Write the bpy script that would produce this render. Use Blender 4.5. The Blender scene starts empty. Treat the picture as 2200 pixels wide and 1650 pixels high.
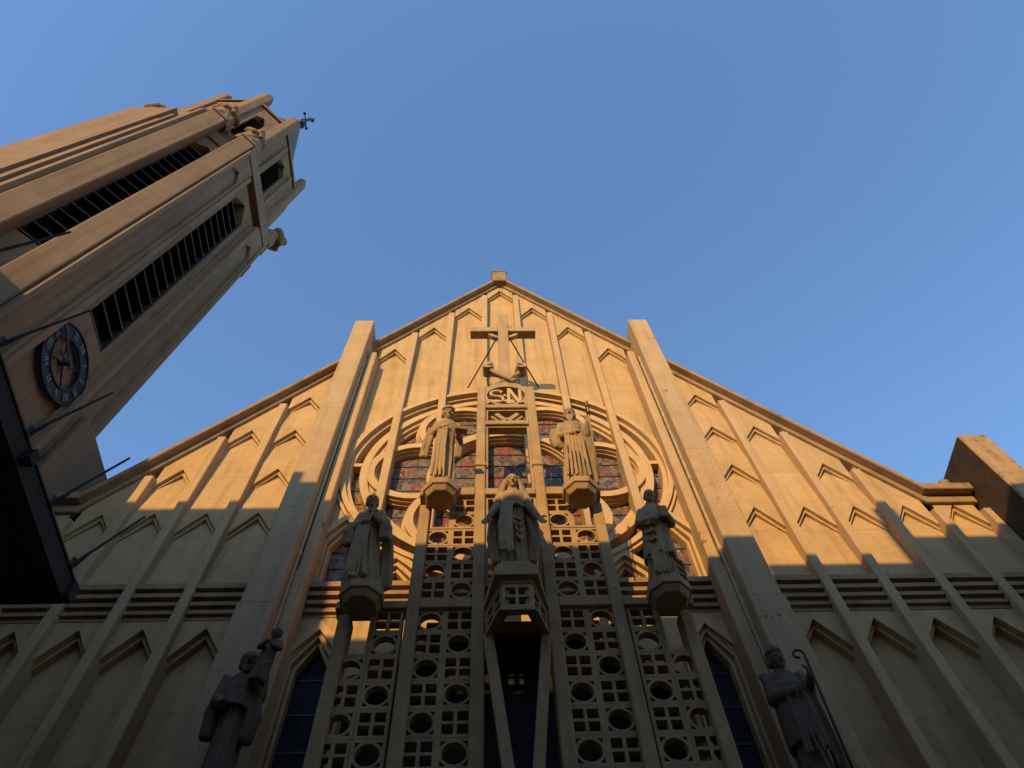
import bpy, math, random
from math import sin, cos, pi, radians, sqrt, atan2
from mathutils import Vector, Matrix
from mathutils.geometry import tessellate_polygon

random.seed(7)
sc = bpy.context.scene
col = sc.collection

# ------------------------------------------------------------------ camera
# heights are measured from the viewer's eye (ground is 1.6 m below)
GROUND = -1.6
F_PX, YAW, PITCH, ROLL = 1620.0, 3.64386, 62.9984, -3.62117
cam_d = bpy.data.cameras.new("camera")
cam = bpy.data.objects.new("camera", cam_d)
col.objects.link(cam)
cy_, sy_ = cos(radians(YAW)), sin(radians(YAW))
cp_, sp_ = cos(radians(PITCH)), sin(radians(PITCH))
FW = Vector((sy_ * cp_, cy_ * cp_, sp_))
RT = Vector((cy_, -sy_, 0))
UP = RT.cross(FW)
cr_, sr_ = cos(radians(ROLL)), sin(radians(ROLL))
R2 = cr_ * RT + sr_ * UP
U2 = -sr_ * RT + cr_ * UP
M = Matrix((R2, U2, -FW)).transposed().to_4x4()
M.translation = Vector((-0.3481, -9.0, 0))
cam.matrix_world = M
cam_d.sensor_width = 36
cam_d.lens = F_PX / 2200 * 36
cam_d.clip_start = 0.05
cam_d.clip_end = 2000
sc.camera = cam

# ------------------------------------------------------------------ light
SUN_L = Vector((0.37, 1.0, -0.31)).normalized()
el = math.asin(-SUN_L.z)
rot = atan2(-SUN_L.x, -SUN_L.y)
w = bpy.data.worlds.new("World")
sc.world = w
w.use_nodes = True
nt = w.node_tree
sky = nt.nodes.new("ShaderNodeTexSky")
sky.sky_type = 'NISHITA'
sky.sun_disc = False
sky.sun_elevation = el
sky.sun_rotation = rot
sky.air_density = 1.0
sky.dust_density = 0.0
sky.ozone_density = 3.5
bg = nt.nodes["Background"]
bg.inputs[1].default_value = 0.15
nt.links.new(sky.outputs[0], bg.inputs[0])
sd = bpy.data.lights.new("sun", 'SUN')
sd.energy = 2.1
sd.angle = radians(0.55)
sd.color = (1.0, 0.665, 0.23)
sun = bpy.data.objects.new("sun", sd)
col.objects.link(sun)
sun.rotation_euler = SUN_L.to_track_quat('-Z', 'Y').to_euler()
sc.view_settings.view_transform = 'Standard'
sc.view_settings.look = 'None'
sc.view_settings.exposure = 1.27
sc.view_settings.gamma = 1.0


# ------------------------------------------------------------------ mesh helper
class MB:
    def __init__(s):
        s.v = []; s.f = []

    def add(s, vs, fs):
        o = len(s.v)
        s.v += [tuple(v) for v in vs]
        s.f += [tuple(i + o for i in f) for f in fs]

    def box(s, x0, x1, y0, y1, z0, z1):
        s.add([(x0, y0, z0), (x1, y0, z0), (x1, y1, z0), (x0, y1, z0), (x0, y0, z1), (x1, y0, z1), (x1, y1, z1), (x0, y1, z1)],
              [(0, 3, 2, 1), (4, 5, 6, 7), (0, 1, 5, 4), (1, 2, 6, 5), (2, 3, 7, 6), (3, 0, 4, 7)])

    def obox(s, c, ax, ay, az, hx, hy, hz):
        c = Vector(c); vs = []
        for k in (-1, 1):
            for j, i in ((-1, -1), (-1, 1), (1, 1), (1, -1)):
                vs.append(c + ax * hx * i + ay * hy * j + az * hz * k)
        s.add(vs, [(0, 3, 2, 1), (4, 5, 6, 7), (0, 1, 5, 4), (1, 2, 6, 5), (2, 3, 7, 6), (3, 0, 4, 7)])

    def bar(s, a, b, w, h, up=(0, 0, 1)):
        a = Vector(a); b = Vector(b); d = (b - a); L = d.length; d.normalize()
        up = Vector(up)
        sd_ = d.cross(up)
        if sd_.length < 1e-4:
            sd_ = d.cross(Vector((0, 1, 0)))
        sd_.normalize(); u = sd_.cross(d)
        s.obox((a + b) / 2, d, sd_, u, L / 2, w / 2, h / 2)

    def tube(s, pts, r, n=10, cap=True):
        pts = [Vector(p) for p in pts]
        rs = r if isinstance(r, (list, tuple)) else [r] * len(pts)
        o = len(s.v); up = None
        for i, p in enumerate(pts):
            d = (pts[min(i + 1, len(pts) - 1)] - pts[max(i - 1, 0)]).normalized()
            a = d.cross(Vector((0, 0, 1)) if abs(d.z) < .95 else Vector((0, 1, 0))).normalized()
            b = a.cross(d)
            for k in range(n):
                t = 2 * pi * k / n
                s.v.append(tuple(p + rs[i] * (cos(t) * a + sin(t) * b)))
        for i in range(len(pts) - 1):
            for k in range(n):
                k2 = (k + 1) % n
                s.f.append((o + i * n + k, o + i * n + k2, o + (i + 1) * n + k2, o + (i + 1) * n + k))
        if cap:
            s.f.append(tuple(o + k for k in range(n))[::-1])
            s.f.append(tuple(o + (len(pts) - 1) * n + k for k in range(n)))

    def capsule(s, a, b, ra, rb, n=12):
        a = Vector(a); b = Vector(b); d = (b - a)
        if d.length < 1e-5: d = Vector((0, 0, 1e-4))
        d.normalize()
        pts = []; rs = []
        for t in (-90, -60, -30, 0):
            pts.append(a + d * ra * sin(radians(t))); rs.append(max(1e-4, ra * cos(radians(t))))
        for t in (0, 30, 60, 90):
            pts.append(b + d * rb * sin(radians(t))); rs.append(max(1e-4, rb * cos(radians(t))))
        x = d.cross(Vector((0, 0, 1)) if abs(d.z) < .9 else Vector((0, 1, 0))).normalized()
        y = x.cross(d); o = len(s.v)
        for p, r in zip(pts, rs):
            for k in range(n):
                t = 2 * pi * k / n
                s.v.append(tuple(p + r * (cos(t) * x + sin(t) * y)))
        m = len(pts)
        for i in range(m - 1):
            for k in range(n):
                k2 = (k + 1) % n
                s.f.append((o + i * n + k, o + i * n + k2, o + (i + 1) * n + k2, o + (i + 1) * n + k))
        s.f.append(tuple(o + k for k in range(n))[::-1]); s.f.append(tuple(o + (m - 1) * n + k for k in range(n)))

    def ell(s, c, r, n=16, m=10, rotm=None):
        c = Vector(c); o = len(s.v)
        for i in range(m + 1):
            ph = -pi / 2 + pi * i / m
            for k in range(n):
                t = 2 * pi * k / n
                q = Vector((r[0] * cos(ph) * cos(t) + 1e-5 * cos(t), r[1] * cos(ph) * sin(t) + 1e-5 * sin(t), r[2] * sin(ph)))
                if rotm: q = rotm @ q
                s.v.append(tuple(c + q))
        for i in range(m):
            for k in range(n):
                k2 = (k + 1) % n
                s.f.append((o + i * n + k, o + i * n + k2, o + (i + 1) * n + k2, o + (i + 1) * n + k))
        s.f.append(tuple(o + k for k in range(n))[::-1]); s.f.append(tuple(o + m * n + k for k in range(n)))

    def plate(s, outer, holes, y0, y1, back=True):
        """a flat plate in the x-z plane with holes, from y0 (front) to y1"""
        loops = [[Vector((x, z, 0)) for x, z in outer]] + [[Vector((x, z, 0)) for x, z in h] for h in holes]
        flat = [p for L in loops for p in L]
        tris = tessellate_polygon(loops)
        o = len(s.v); n = len(flat)
        for p in flat: s.v.append((p.x, y0, p.y))
        for p in flat: s.v.append((p.x, y1, p.y))
        for t in tris:
            a, b, c = [flat[i] for i in t]
            cr = (b - a).cross(c - a).z
            if abs(cr) < 1e-10: continue
            t = tuple(t) if cr > 0 else tuple(t)[::-1]
            s.f.append(tuple(o + i for i in t))
            if back: s.f.append(tuple(o + n + i for i in t[::-1]))
        k = 0
        for L in loops:
            m = len(L)
            for i in range(m):
                a, b = k + i, k + (i + 1) % m
                s.f.append((o + a, o + b, o + n + b, o + n + a))
            k += m

    def prism(s, poly, y0, y1):
        s.plate(poly, [], y0, y1)

    def vprism(s, poly, z0, z1, poly1=None):
        """vertical prism over a plan polygon"""
        n = len(poly); p1 = poly1 or poly
        s.add([(x, y, z0) for x, y in poly] + [(x, y, z1) for x, y in p1],
              [tuple(range(n))[::-1], tuple(range(n, 2 * n))] + [(i, (i + 1) % n, n + (i + 1) % n, n + i) for i in range(n)])

    def ring(s, cx, cz, r0, r1, y0, y1, a0=0, a1=2 * pi, n=64):
        full = abs(a1 - a0 - 2 * pi) < 1e-6
        m = n if full else n + 1
        o = len(s.v)
        for i in range(m):
            t = a0 + (a1 - a0) * i / n
            for r, y in ((r0, y0), (r1, y0), (r1, y1), (r0, y1)):
                s.v.append((cx + r * cos(t), y, cz + r * sin(t)))
        for i in range(n):
            j = (i + 1) % m
            for k in range(4):
                k2 = (k + 1) % 4
                s.f.append((o + i * 4 + k, o + i * 4 + k2, o + j * 4 + k2, o + j * 4 + k))
        if not full:
            s.f.append((o, o + 3, o + 2, o + 1)); e = o + (m - 1) * 4
            s.f.append((e, e + 1, e + 2, e + 3))

    def xf(s, mat):
        s.v = [tuple(mat @ Vector(v)) for v in s.v]
        return s

    def build(s, name, mat, parent=None, smooth=False, bevel=0, fix=True):
        me = bpy.data.meshes.new(name)
        me.from_pydata(s.v, [], s.f)
        me.validate()
        import bmesh
        if fix:
            b = bmesh.new(); b.from_mesh(me)
            bmesh.ops.recalc_face_normals(b, faces=b.faces[:])
            b.to_mesh(me); b.free()
        me.materials.append(mat)
        if smooth:
            for p in me.polygons: p.use_smooth = True
        o = bpy.data.objects.new(name, me)
        col.objects.link(o)
        if parent: o.parent = parent
        if bevel:
            m = o.modifiers.new("bevel", 'BEVEL'); m.width = bevel; m.segments = 1; m.limit_method = 'ANGLE'; m.angle_limit = radians(50)
        return o


def tag(o, label=None, cat=None, group=None, kind=None):
    if label: o['label'] = label
    if cat: o['category'] = cat
    if group: o['group'] = group
    if kind: o['kind'] = kind
    return o


def thing(name, label, cat, loc=(0, 0, 0), group=None):
    o = bpy.data.objects.new(name, None); col.objects.link(o)
    o.empty_display_size = .3
    o.location = loc
    return tag(o, label, cat, group)


# ------------------------------------------------------------------ materials
ALB = (1.05, .835, .64)


def stone(name, c1, c2, scale=1.2, speck=0.0, streak=0.25, courses=0.0, bump=0.25, dirt=0.0, joints=None, rough=0.9, spall=0.0):
    c1 = tuple(v * a for v, a in zip(c1, ALB)); c2 = tuple(v * a for v, a in zip(c2, ALB))
    m = bpy.data.materials.new(name); m.use_nodes = True
    n = m.node_tree.nodes; l = m.node_tree.links
    b = n["Principled BSDF"]; b.inputs['Roughness'].default_value = rough
    b.inputs['Specular IOR Level'].default_value = 0.2
    tc = n.new("ShaderNodeTexCoord")

    def noise(sc_, det=5, rgh=.6, vec=None):
        t = n.new("ShaderNodeTexNoise"); t.inputs['Scale'].default_value = sc_
        t.inputs['Detail'].default_value = det; t.inputs['Roughness'].default_value = rgh
        l.new(vec or tc.outputs['Object'], t.inputs['Vector']); return t.outputs['Fac']

    def mapping(s3):
        mp = n.new("ShaderNodeMapping"); mp.inputs['Scale'].default_value = s3
        l.new(tc.outputs['Object'], mp.inputs['Vector']); return mp.outputs[0]

    def ramp(f, a, b_):
        r = n.new("ShaderNodeMapRange"); r.inputs[1].default_value = a; r.inputs[2].default_value = b_
        l.new(f, r.inputs[0]); return r.outputs[0]

    def mixc(f, A, B, mode='MIX'):
        x = n.new("ShaderNodeMix"); x.data_type = 'RGBA'; x.blend_type = mode
        if isinstance(f, float): x.inputs[0].default_value = f
        else: l.new(f, x.inputs[0])
        for i, q in ((6, A), (7, B)):
            if isinstance(q, tuple): x.inputs[i].default_value = (*q, 1)
            else: l.new(q, x.inputs[i])
        return x.outputs[2]

    def mul(f, k):
        x = n.new("ShaderNodeMath"); x.operation = 'MULTIPLY'; l.new(f, x.inputs[0]); x.inputs[1].default_value = k
        return x.outputs[0]
    colr = mixc(ramp(noise(scale), .3, .7), c1, c2)
    dk = tuple(v * .45 for v in c1)
    if streak:
        colr = mixc(mul(ramp(noise(1.0, 4, .6, mapping((5, 5, .35))), .49, .70), streak), colr, dk)
    if courses:
        colr = mixc(mul(ramp(noise(1.0, 3, .6, mapping((1.2, 1.2, 22))), .5, .68), courses), colr, dk)
    if dirt:
        colr = mixc(mul(ramp(noise(2.3, 8, .7), .48, .68), dirt), colr, (.05, .04, .025))
    if joints:
        sx, sz = joints
        br = n.new("ShaderNodeTexBrick"); mp = n.new("ShaderNodeMapping"); mp.inputs['Rotation'].default_value = (pi / 2, 0, 0)
        l.new(tc.outputs['Object'], mp.inputs['Vector']); l.new(mp.outputs[0], br.inputs['Vector'])
        br.inputs['Scale'].default_value = 1; br.inputs['Brick Width'].default_value = sx; br.inputs['Row Height'].default_value = sz
        br.inputs['Mortar Size'].default_value = .012; br.inputs['Mortar Smooth'].default_value = .4
        br.inputs['Color1'].default_value = (1, 1, 1, 1); br.inputs['Color2'].default_value = (.9, .9, .9, 1); br.inputs['Mortar'].default_value = (.6, .6, .6, 1)
        colr = mixc(.6, colr, br.outputs[0], 'MULTIPLY')
    if spall:
        sp = ramp(noise(1.7, 9, .72), .645, .665)
        colr = mixc(mul(sp, spall), colr, (.17, .085, .04))
    fine = noise(38, 3, .7)
    if speck:
        colr = mixc(mul(ramp(fine, .5, .62), speck), colr, tuple(v * .5 for v in c1))
        colr = mixc(mul(ramp(noise(55, 2, .5), .6, .68), speck * .7), colr, tuple(min(.8, v * 1.5) for v in c2))
    l.new(colr, b.inputs['Base Color'])
    bp = n.new("ShaderNodeBump"); bp.inputs['Strength'].default_value = bump; bp.inputs['Distance'].default_value = .02
    ad = n.new("ShaderNodeMath"); ad.operation = 'ADD'
    l.new(fine, ad.inputs[0]); l.new(noise(7, 6, .65), ad.inputs[1]); l.new(ad.outputs[0], bp.inputs['Height'])
    l.new(bp.outputs[0], b.inputs['Normal'])
    return m


def plain(name, c, rough=.6, metal=0.0, var=.3, scale=6):
    m = bpy.data.materials.new(name); m.use_nodes = True
    n = m.node_tree.nodes; l = m.node_tree.links; b = n["Principled BSDF"]
    b.inputs['Roughness'].default_value = rough; b.inputs['Metallic'].default_value = metal
    tc = n.new("ShaderNodeTexCoord"); t = n.new("ShaderNodeTexNoise"); t.inputs['Scale'].default_value = scale; t.inputs['Detail'].default_value = 6
    l.new(tc.outputs['Object'], t.inputs['Vector'])
    r = n.new("ShaderNodeValToRGB"); r.color_ramp.elements[0].position = .3; r.color_ramp.elements[1].position = .7
    r.color_ramp.elements[0].color = (*[v * (1 - var) for v in c], 1); r.color_ramp.elements[1].color = (*[v * (1 + var) for v in c], 1)
    l.new(t.outputs['Fac'], r.inputs[0]); l.new(r.outputs[0], b.inputs['Base Color'])
    return m


def stained(name):
    m = bpy.data.materials.new(name); m.use_nodes = True
    n = m.node_tree.nodes; l = m.node_tree.links; b = n["Principled BSDF"]
    b.inputs['Roughness'].default_value = .5; b.inputs['Specular IOR Level'].default_value = .12
    tc = n.new("ShaderNodeTexCoord")
    big = n.new("ShaderNodeTexNoise"); big.inputs['Scale'].default_value = 1.7; big.inputs['Detail'].default_value = 2
    l.new(tc.outputs['Object'], big.inputs['Vector'])
    mp = n.new("ShaderNodeMapping"); mp.inputs['Scale'].default_value = (1.5, .001, .8)
    l.new(tc.outputs['Object'], mp.inputs['Vector'])
    wn = n.new("ShaderNodeTexNoise"); wn.inputs['Scale'].default_value = 4; l.new(mp.outputs[0], wn.inputs['Vector'])
    mx = n.new("ShaderNodeMix"); mx.data_type = 'RGBA'; mx.inputs[0].default_value = .16
    l.new(mp.outputs[0], mx.inputs[6]); l.new(wn.outputs['Color'], mx.inputs[7])
    vo = n.new("ShaderNodeTexVoronoi"); vo.inputs['Scale'].default_value = 8.5; vo.feature = 'F1'; l.new(mx.outputs[2], vo.inputs['Vector'])
    ve = n.new("ShaderNodeTexVoronoi"); ve.inputs['Scale'].default_value = 8.5; ve.feature = 'DISTANCE_TO_EDGE'; l.new(mx.outputs[2], ve.inputs['Vector'])
    sep = n.new("ShaderNodeSeparateColor"); l.new(vo.outputs['Color'], sep.inputs[0])
    ad = n.new("ShaderNodeMath"); ad.operation = 'MULTIPLY_ADD'; ad.inputs[1].default_value = .45
    l.new(sep.outputs[0], ad.inputs[0]); 
    mr = n.new("ShaderNodeMapRange"); mr.inputs[1].default_value = .3; mr.inputs[2].default_value = .7; mr.inputs[4].default_value = .6
    l.new(big.outputs['Fac'], mr.inputs[0]); l.new(mr.outputs[0], ad.inputs[2])
    r = n.new("ShaderNodeValToRGB"); e = r.color_ramp; e.interpolation = 'CONSTANT'
    cols = [(0, (.055, .042, .05)), (.2, (.11, .08, .065)), (.34, (.17, .12, .075)), (.46, (.06, .048, .06)), (.58, (.14, .06, .045)), (.72, (.23, .045, .028)), (.86, (.20, .14, .07))]
    e.elements[0].color = (*cols[0][1], 1); e.elements[1].position = cols[1][0]; e.elements[1].color = (*cols[1][1], 1)
    for p_, c_ in cols[2:]:
        q = e.elements.new(p_); q.color = (*c_, 1)
    l.new(ad.outputs[0], r.inputs[0])
    lead = n.new("ShaderNodeMapRange"); lead.inputs[1].default_value = .006; lead.inputs[2].default_value = .017; l.new(ve.outputs['Distance'], lead.inputs[0])
    m2 = n.new("ShaderNodeMix"); m2.data_type = 'RGBA'; m2.inputs[6].default_value = (.34, .27, .17, 1)
    l.new(lead.outputs[0], m2.inputs[0]); l.new(r.outputs[0], m2.inputs[7])
    l.new(m2.outputs[2], b.inputs['Base Color'])
    bp = n.new("ShaderNodeBump"); bp.inputs['Strength'].default_value = .3; bp.inputs['Distance'].default_value = .02
    l.new(wn.outputs['Fac'], bp.inputs['Height']); l.new(bp.outputs[0], b.inputs['Normal'])
    return m


M_PANEL = stone("panel_render", (.51, .40, .24), (.41, .32, .19), .8, .38, .50, .20, .35, dirt=.14, joints=(40, 1.93))
M_RIB = stone("rib_stone", (.45, .36, .235), (.39, .31, .20), 2.0, .30, .35, 0, .3, spall=.8)
M_BUTT = stone("buttress_granite", (.45, .37, .255), (.37, .30, .205), 1.3, .55, .45, 0, .35, joints=(30, 1.9), spall=.8)
M_PIER = stone("stained_pier_stone", (.40, .32, .21), (.33, .26, .17), 1.5, .35, .5, 0, .35, dirt=.85)
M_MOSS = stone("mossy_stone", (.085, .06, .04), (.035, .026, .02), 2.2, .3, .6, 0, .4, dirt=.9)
M_COPE = stone("coping_stone", (.33, .25, .16), (.26, .20, .13), 1.5, .25, .4, 0, .3, dirt=.5, spall=.8)
M_TRAC = stone("tracery_stone", (.50, .40, .25), (.45, .35, .21), 2.0, .15, .25, 0, .25, dirt=.12, spall=.8)
M_SCREEN = stone("screen_concrete", (.39, .31, .20), (.31, .245, .155), 2.0, .25, .45, 0, .35, dirt=.25, spall=.8)
M_STATUE = stone("statue_stone", (.40, .325, .215), (.31, .25, .165), 3.0, .15, .55, 0, .4, dirt=.4, rough=.8)
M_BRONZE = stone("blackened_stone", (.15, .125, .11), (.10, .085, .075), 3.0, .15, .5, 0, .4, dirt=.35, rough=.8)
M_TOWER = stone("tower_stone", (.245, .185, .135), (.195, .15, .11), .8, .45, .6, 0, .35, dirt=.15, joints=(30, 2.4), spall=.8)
M_BLADE = plain("louvre_blade_shade", (.012, .011, .010), .9)  # blades near black: shade on their undersides is put into the colour
M_LIT_EDGE = plain("louvre_lit_edge", (.075, .066, .055), .85)  # paler copy painting the lit front edges of the blades
M_SHADE = plain("interior_shade", (.006, .006, .006), .95)  # near-black colour standing in for shade inside openings
M_PANE = plain("dark_leaded_glass", (.018, .017, .020), .75, 0, .5, 5)
M_PANE.node_tree.nodes["Principled BSDF"].inputs["Specular IOR Level"].default_value = .1
M_GLASS = stained("stained_glass")
M_ROOF = plain("weathered_roof_metal", (.10, .075, .035), .7, .0, .35, 3)
M_IRON = plain("dark_iron", (.02, .019, .018), .55, .4)
M_PIPE = plain("painted_downpipe", (.36, .25, .13), .6, 0, .2)
M_WOOD = plain("dark_timber", (.022, .018, .014), .9, 0, .4, 5)
M_NUM = plain("pale_numeral", (.16, .15, .145), .5, 0, .3, 9)
M_ASPH = plain("asphalt", (.05, .05, .05), .9, 0, .2, 4)
M_HOUSE = plain("cream_render", (.38, .29, .19), .95, 0, .15, 1)
M_SLATE = plain("dark_slate", (.022, .022, .024), .8, 0, .3, 3)
M_TILE = plain("roof_tile", (.12, .07, .045), .9, 0, .3, 3)

# ------------------------------------------------------------------ setting
g = MB(); g.add([(-600, -600, GROUND), (600, -600, GROUND), (600, 600, GROUND), (-600, 600, GROUND)], [(0, 1, 2, 3)])
tag(g.build("ground", M_ASPH), kind='structure')

# ------------------------------------------------------------------ church
church = thing("church", "tall stone church front with steep gable, ribs and rose window", "church", (0, 0, GROUND))
church_inv = Matrix.Translation((0, 0, -GROUND))


def part(mb, name, mat, parent=None, **k):
    """part of the church: mesh coordinates stay in world space"""
    p = parent or church
    o = mb.build(name, mat, None, **k)
    o.parent = p
    o.matrix_parent_inverse = Matrix.Translation(-Vector(p.matrix_world.translation if p is not church else church.location))
    return o


def sub(mb, name, mat, parent, **k):
    o = mb.build(name, mat, None, **k)
    o.parent = parent
    return o


SL = 1.548
CB = 25.30                         # spandrels end at z = CB - SL*|x|
RC, RR = 13.70, 3.50               # rose centre height and radius
U1, US, G = 4.917, 1.0083, 1.0297
RW = 0.18
wall = MB()


def chev(mb, pm, xc, hw, za, drop, zb, sgn=1, arc=None, rec=.15, zfloor=None):
    """stepped pointed moulding and the leaning panel below it"""
    y1, y2 = rec * .48, rec
    b = .11
    L0 = [(xc - hw, za - drop), (xc, za), (xc + hw, za - drop)]
    L1 = [(x, z - b * (1.0 if i == 1 else .9)) for i, (x, z) in enumerate(L0)]
    for i in (0, 1):
        (xa, z_a), (xb, z_b) = L0[i], L0[i + 1]
        (xc_, zc_), (xd, zd) = L1[i], L1[i + 1]
        mb.add([(xa, 0, z_a), (xb, 0, z_b), (xb, y1, z_b), (xa, y1, z_a)], [(0, 1, 2, 3)])
        mb.add([(xa, y1, z_a), (xb, y1, z_b), (xd, y1, zd), (xc_, y1, zc_)], [(0, 1, 2, 3)])
        mb.add([(xc_, y1, zc_), (xd, y1, zd), (xd, y2, zd), (xc_, y2, zc_)], [(0, 1, 2, 3)])
    zt = za - b

    def yy(z):
        if zfloor is not None: return y2
        return max(0.0, y2 * (z - zb) / (zt - zb))
    if arc is None:
        bot = [(xc + hw, zb), (xc - hw, zb)]
    else:
        n = 12; bot = []
        for i in range(n + 1):
            x = xc + hw - 2 * hw * i / n
            bot.append((x, RC + sqrt(max(0, arc ** 2 - x * x)) if abs(x) < arc else RC))
    poly = [L1[0], L1[1], L1[2]] + bot
    tr = tessellate_polygon([[Vector((x, z, 0)) for x, z in poly]])
    mb.add([(x, yy(z), z) for x, z in poly], [tuple(t) for t in tr])


def spandrel(xl, xr, tops, xc, hw, za, drop):
    """plane wall between an upper boundary and the pointed moulding"""
    poly = tops + [(xr, za - drop), (xc, za), (xl, za - drop)]
    tr = tessellate_polygon([[Vector((x, z, 0)) for x, z in poly]])
    wall.add([(x, 0, z) for x, z in poly], [tuple(t) for t in tr])


def top_z(x):
    return max(CB - SL * abs(x), CB - SL * 8.45)


R1, R2_, R3, R4, R5 = 17.04, 15.41, 13.77, 12.21, 9.14
WING = {0: [R1, R2_, R3, R4], 1: [R2_, R4], 2: [R3, R4], 3: [R4], 4: [R4]}
CORN_T, CORN_B = 10.04, 9.30
for s in (-1, 1):
    for k in range(5):
        xc = s * (U1 + US * k)
        hw = US / 2 - RW / 2 + .004
        xl, xr = xc - hw, xc + hw
        zs = WING[k]
        for i, za in enumerate(zs):
            if i == 0:
                tops = [(xl, top_z(xl)), (xr, top_z(xr))]
                if k == 3: tops = [(xl, top_z(xl)), (s * 8.45, top_z(8.45)), (xr, top_z(xr))]
            else:
                zt = za + .22
                tops = [(xl, zt), (xr, zt)]
            spandrel(xl, xr, tops, xc, hw, za, .66)
            zb = zs[i + 1] + .22 if i + 1 < len(zs) else CORN_T - .02
            m = MB(); chev(m, None, xc, hw, za, .66, zb)
            part(m, "blind_arch", M_PANEL, fix=True)
        spandrel(xl, xr, [(xl, CORN_B + .02), (xr, CORN_B + .02)], xc, hw, R5, .62)
        m = MB(); chev(m, None, xc, hw, R5, .62, GROUND, zfloor=1, rec=.24)
        part(m, "blind_arch", M_PANEL)
        # cornice between the ribs: four courses
        c = MB()
        for j, (za, zb, y) in enumerate([(10.05, 9.93, -.125), (9.93, 9.83, -.03), (9.83, 9.74, -.11), (9.74, 9.64, -.025), (9.64, 9.56, -.09), (9.56, 9.46, -.02), (9.46, 9.39, -.07), (9.39, 9.30, -.012)]):
            c.box(xl, xr, y, .10, zb, za)
        part(c, "string_course", M_COPE)
    for k in range(6):
        x = s * (U1 + US * (k - .5))
        if k == 0: continue
        zt = min(top_z(abs(x) - RW / 2), top_z(abs(x) + RW / 2)) - .03
        r = MB(); h = RW / 2
        zz = zt
        r.add([(x - h, .42, GROUND), (x + h, .42, GROUND), (x + h, -.15, GROUND), (x - h, -.15, GROUND),
               (x - h, .42, zz), (x + h, .42, zz), (x + h, -.15, zz - .30), (x - h, -.15, zz - .30)],
              [(0, 1, 2, 3), (4, 7, 6, 5), (0, 4, 5, 1), (1, 5, 6, 2), (2, 6, 7, 3), (3, 7, 4, 0)])
        part(r, "rib", M_RIB, bevel=.012)

# gable bays
HG = {0: 24.86, 1: 23.25, 2: 21.59, 3: 19.99}
for k in range(-3, 4):
    xc = k * G; hw = G / 2 - RW / 2 + .004; za = HG[abs(k)]
    xl, xr = xc - hw, xc + hw
    tops = [(xl, top_z(xl)), (xr, top_z(xr))] if k else [(xl, top_z(xl)), (0, top_z(0)), (xr, top_z(xr))]
    spandrel(xl, xr, tops, xc, hw, za, .80)
    xin = max(0, abs(xc) - hw)
    m = MB(); chev(m, None, xc, hw, za, .80, RC + sqrt(3.55 ** 2 - xin ** 2), arc=3.45)
    part(m, "blind_arch", M_PANEL)
for k in range(-3, 3):
    x = (k + .5) * G
    zt = min(top_z(abs(x) - RW / 2), top_z(abs(x) + RW / 2)) - .03
    low = {0.5: 10.9, 1.5: 10.05, 2.5: 10.05}[abs(k + .5)]
    r = MB(); h = RW / 2
    r.add([(x - h, .2, low), (x + h, .2, low), (x + h, -.15, low), (x - h, -.15, low),
           (x - h, .2, zt), (x + h, .2, zt), (x + h, -.15, zt - .30), (x - h, -.15, zt - .30)],
          [(0, 1, 2, 3), (4, 7, 6, 5), (0, 4, 5, 1), (1, 5, 6, 2), (2, 6, 7, 3), (3, 7, 4, 0)])
    part(r, "rib", M_RIB, bevel=.012)
# wall strips beside the rose and the lancets
for s in (-1, 1):
    pts = [(3.45 * cos(t), RC + 3.45 * sin(t)) for t in [radians(a) for a in range(12, -28, -4)]]
    poly = [(s * x, z) for x, z in pts + [(3.10, 12.10), (3.53, 11.45), (3.53, 10.04), (3.80, 10.04), (3.80, 14.42)]]
    wall.plate(poly, [], .012, .3, back=False)
# strip behind the buttresses
    wall.box(min(s * 3.52, s * 4.45), max(s * 3.52, s * 4.45), .03, .6, GROUND, 19.3)
# lower front below the sill, with pointed openings
def lancet(xc, hw, za, drop, zb):
    return [(xc - hw, zb), (xc + hw, zb), (xc + hw, za - drop), (xc, za), (xc - hw, za - drop)]
LOWL = [lancet(s * x, .41, 9.05, .72, 1.2) for s in (-1, 1) for x in (3.09,)]
wall.plate([(-3.7, GROUND), (3.7, GROUND), (3.7, 9.32), (-3.7, 9.32)], LOWL + [[(-2.52, GROUND + .02), (2.52, GROUND + .02), (2.52, 8.1), (1.45, 8.5), (1.40, 9.18), (-1.40, 9.18), (-1.45, 8.5), (-2.52, 8.1)]], .0, .26)
part(wall, "wall", M_PANEL)
c = MB()
for j, (za, zb, y) in enumerate([(10.05, 9.93, -.125), (9.93, 9.83, -.03), (9.83, 9.74, -.11), (9.74, 9.64, -.025), (9.64, 9.56, -.09), (9.56, 9.46, -.02), (9.46, 9.39, -.07), (9.39, 9.32, -.012)]):
    c.box(-3.43, 3.43, y, .30, zb, za)
part(c, "string_course", M_COPE)

# coping
def slab(mb, s, x0, x1, c0, c1, y0, y1):
    q = [(s * x0, c0 - SL * x0), (s * x1, c0 - SL * x1), (s * x1, c1 - SL * x1), (s * x0, c1 - SL * x0)]
    mb.prism(q, y0, y1)
for s in (-1, 1):
    for (a, b) in ((0, 3.70), (4.26, 8.45)):
        m = MB()
        slab(m, s, a, b, 25.50, 25.70, -.25, .55)
        slab(m, s, a, b, 25.28, 25.50, -.075, .5)
        if b > 8:
            z0 = 25.5 - SL * 8.45
            e = 9.47 if s > 0 else 9.02
            m.box(min(s * 8.45, s * e), max(s * 8.45, s * e), -.25, .55, z0, z0 + .2)
            m.box(min(s * 8.45, s * e), max(s * 8.45, s * e), -.075, .5, z0 - .22, z0)
        part(m, "coping", M_COPE, bevel=.015)
m = MB(); m.box(-.26, .26, -.28, .25, 25.2, 26.22); m.box(-.28, .28, -.31, .28, 26.04, 26.14)
part(m, "finial_block", M_COPE, bevel=.03)

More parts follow.
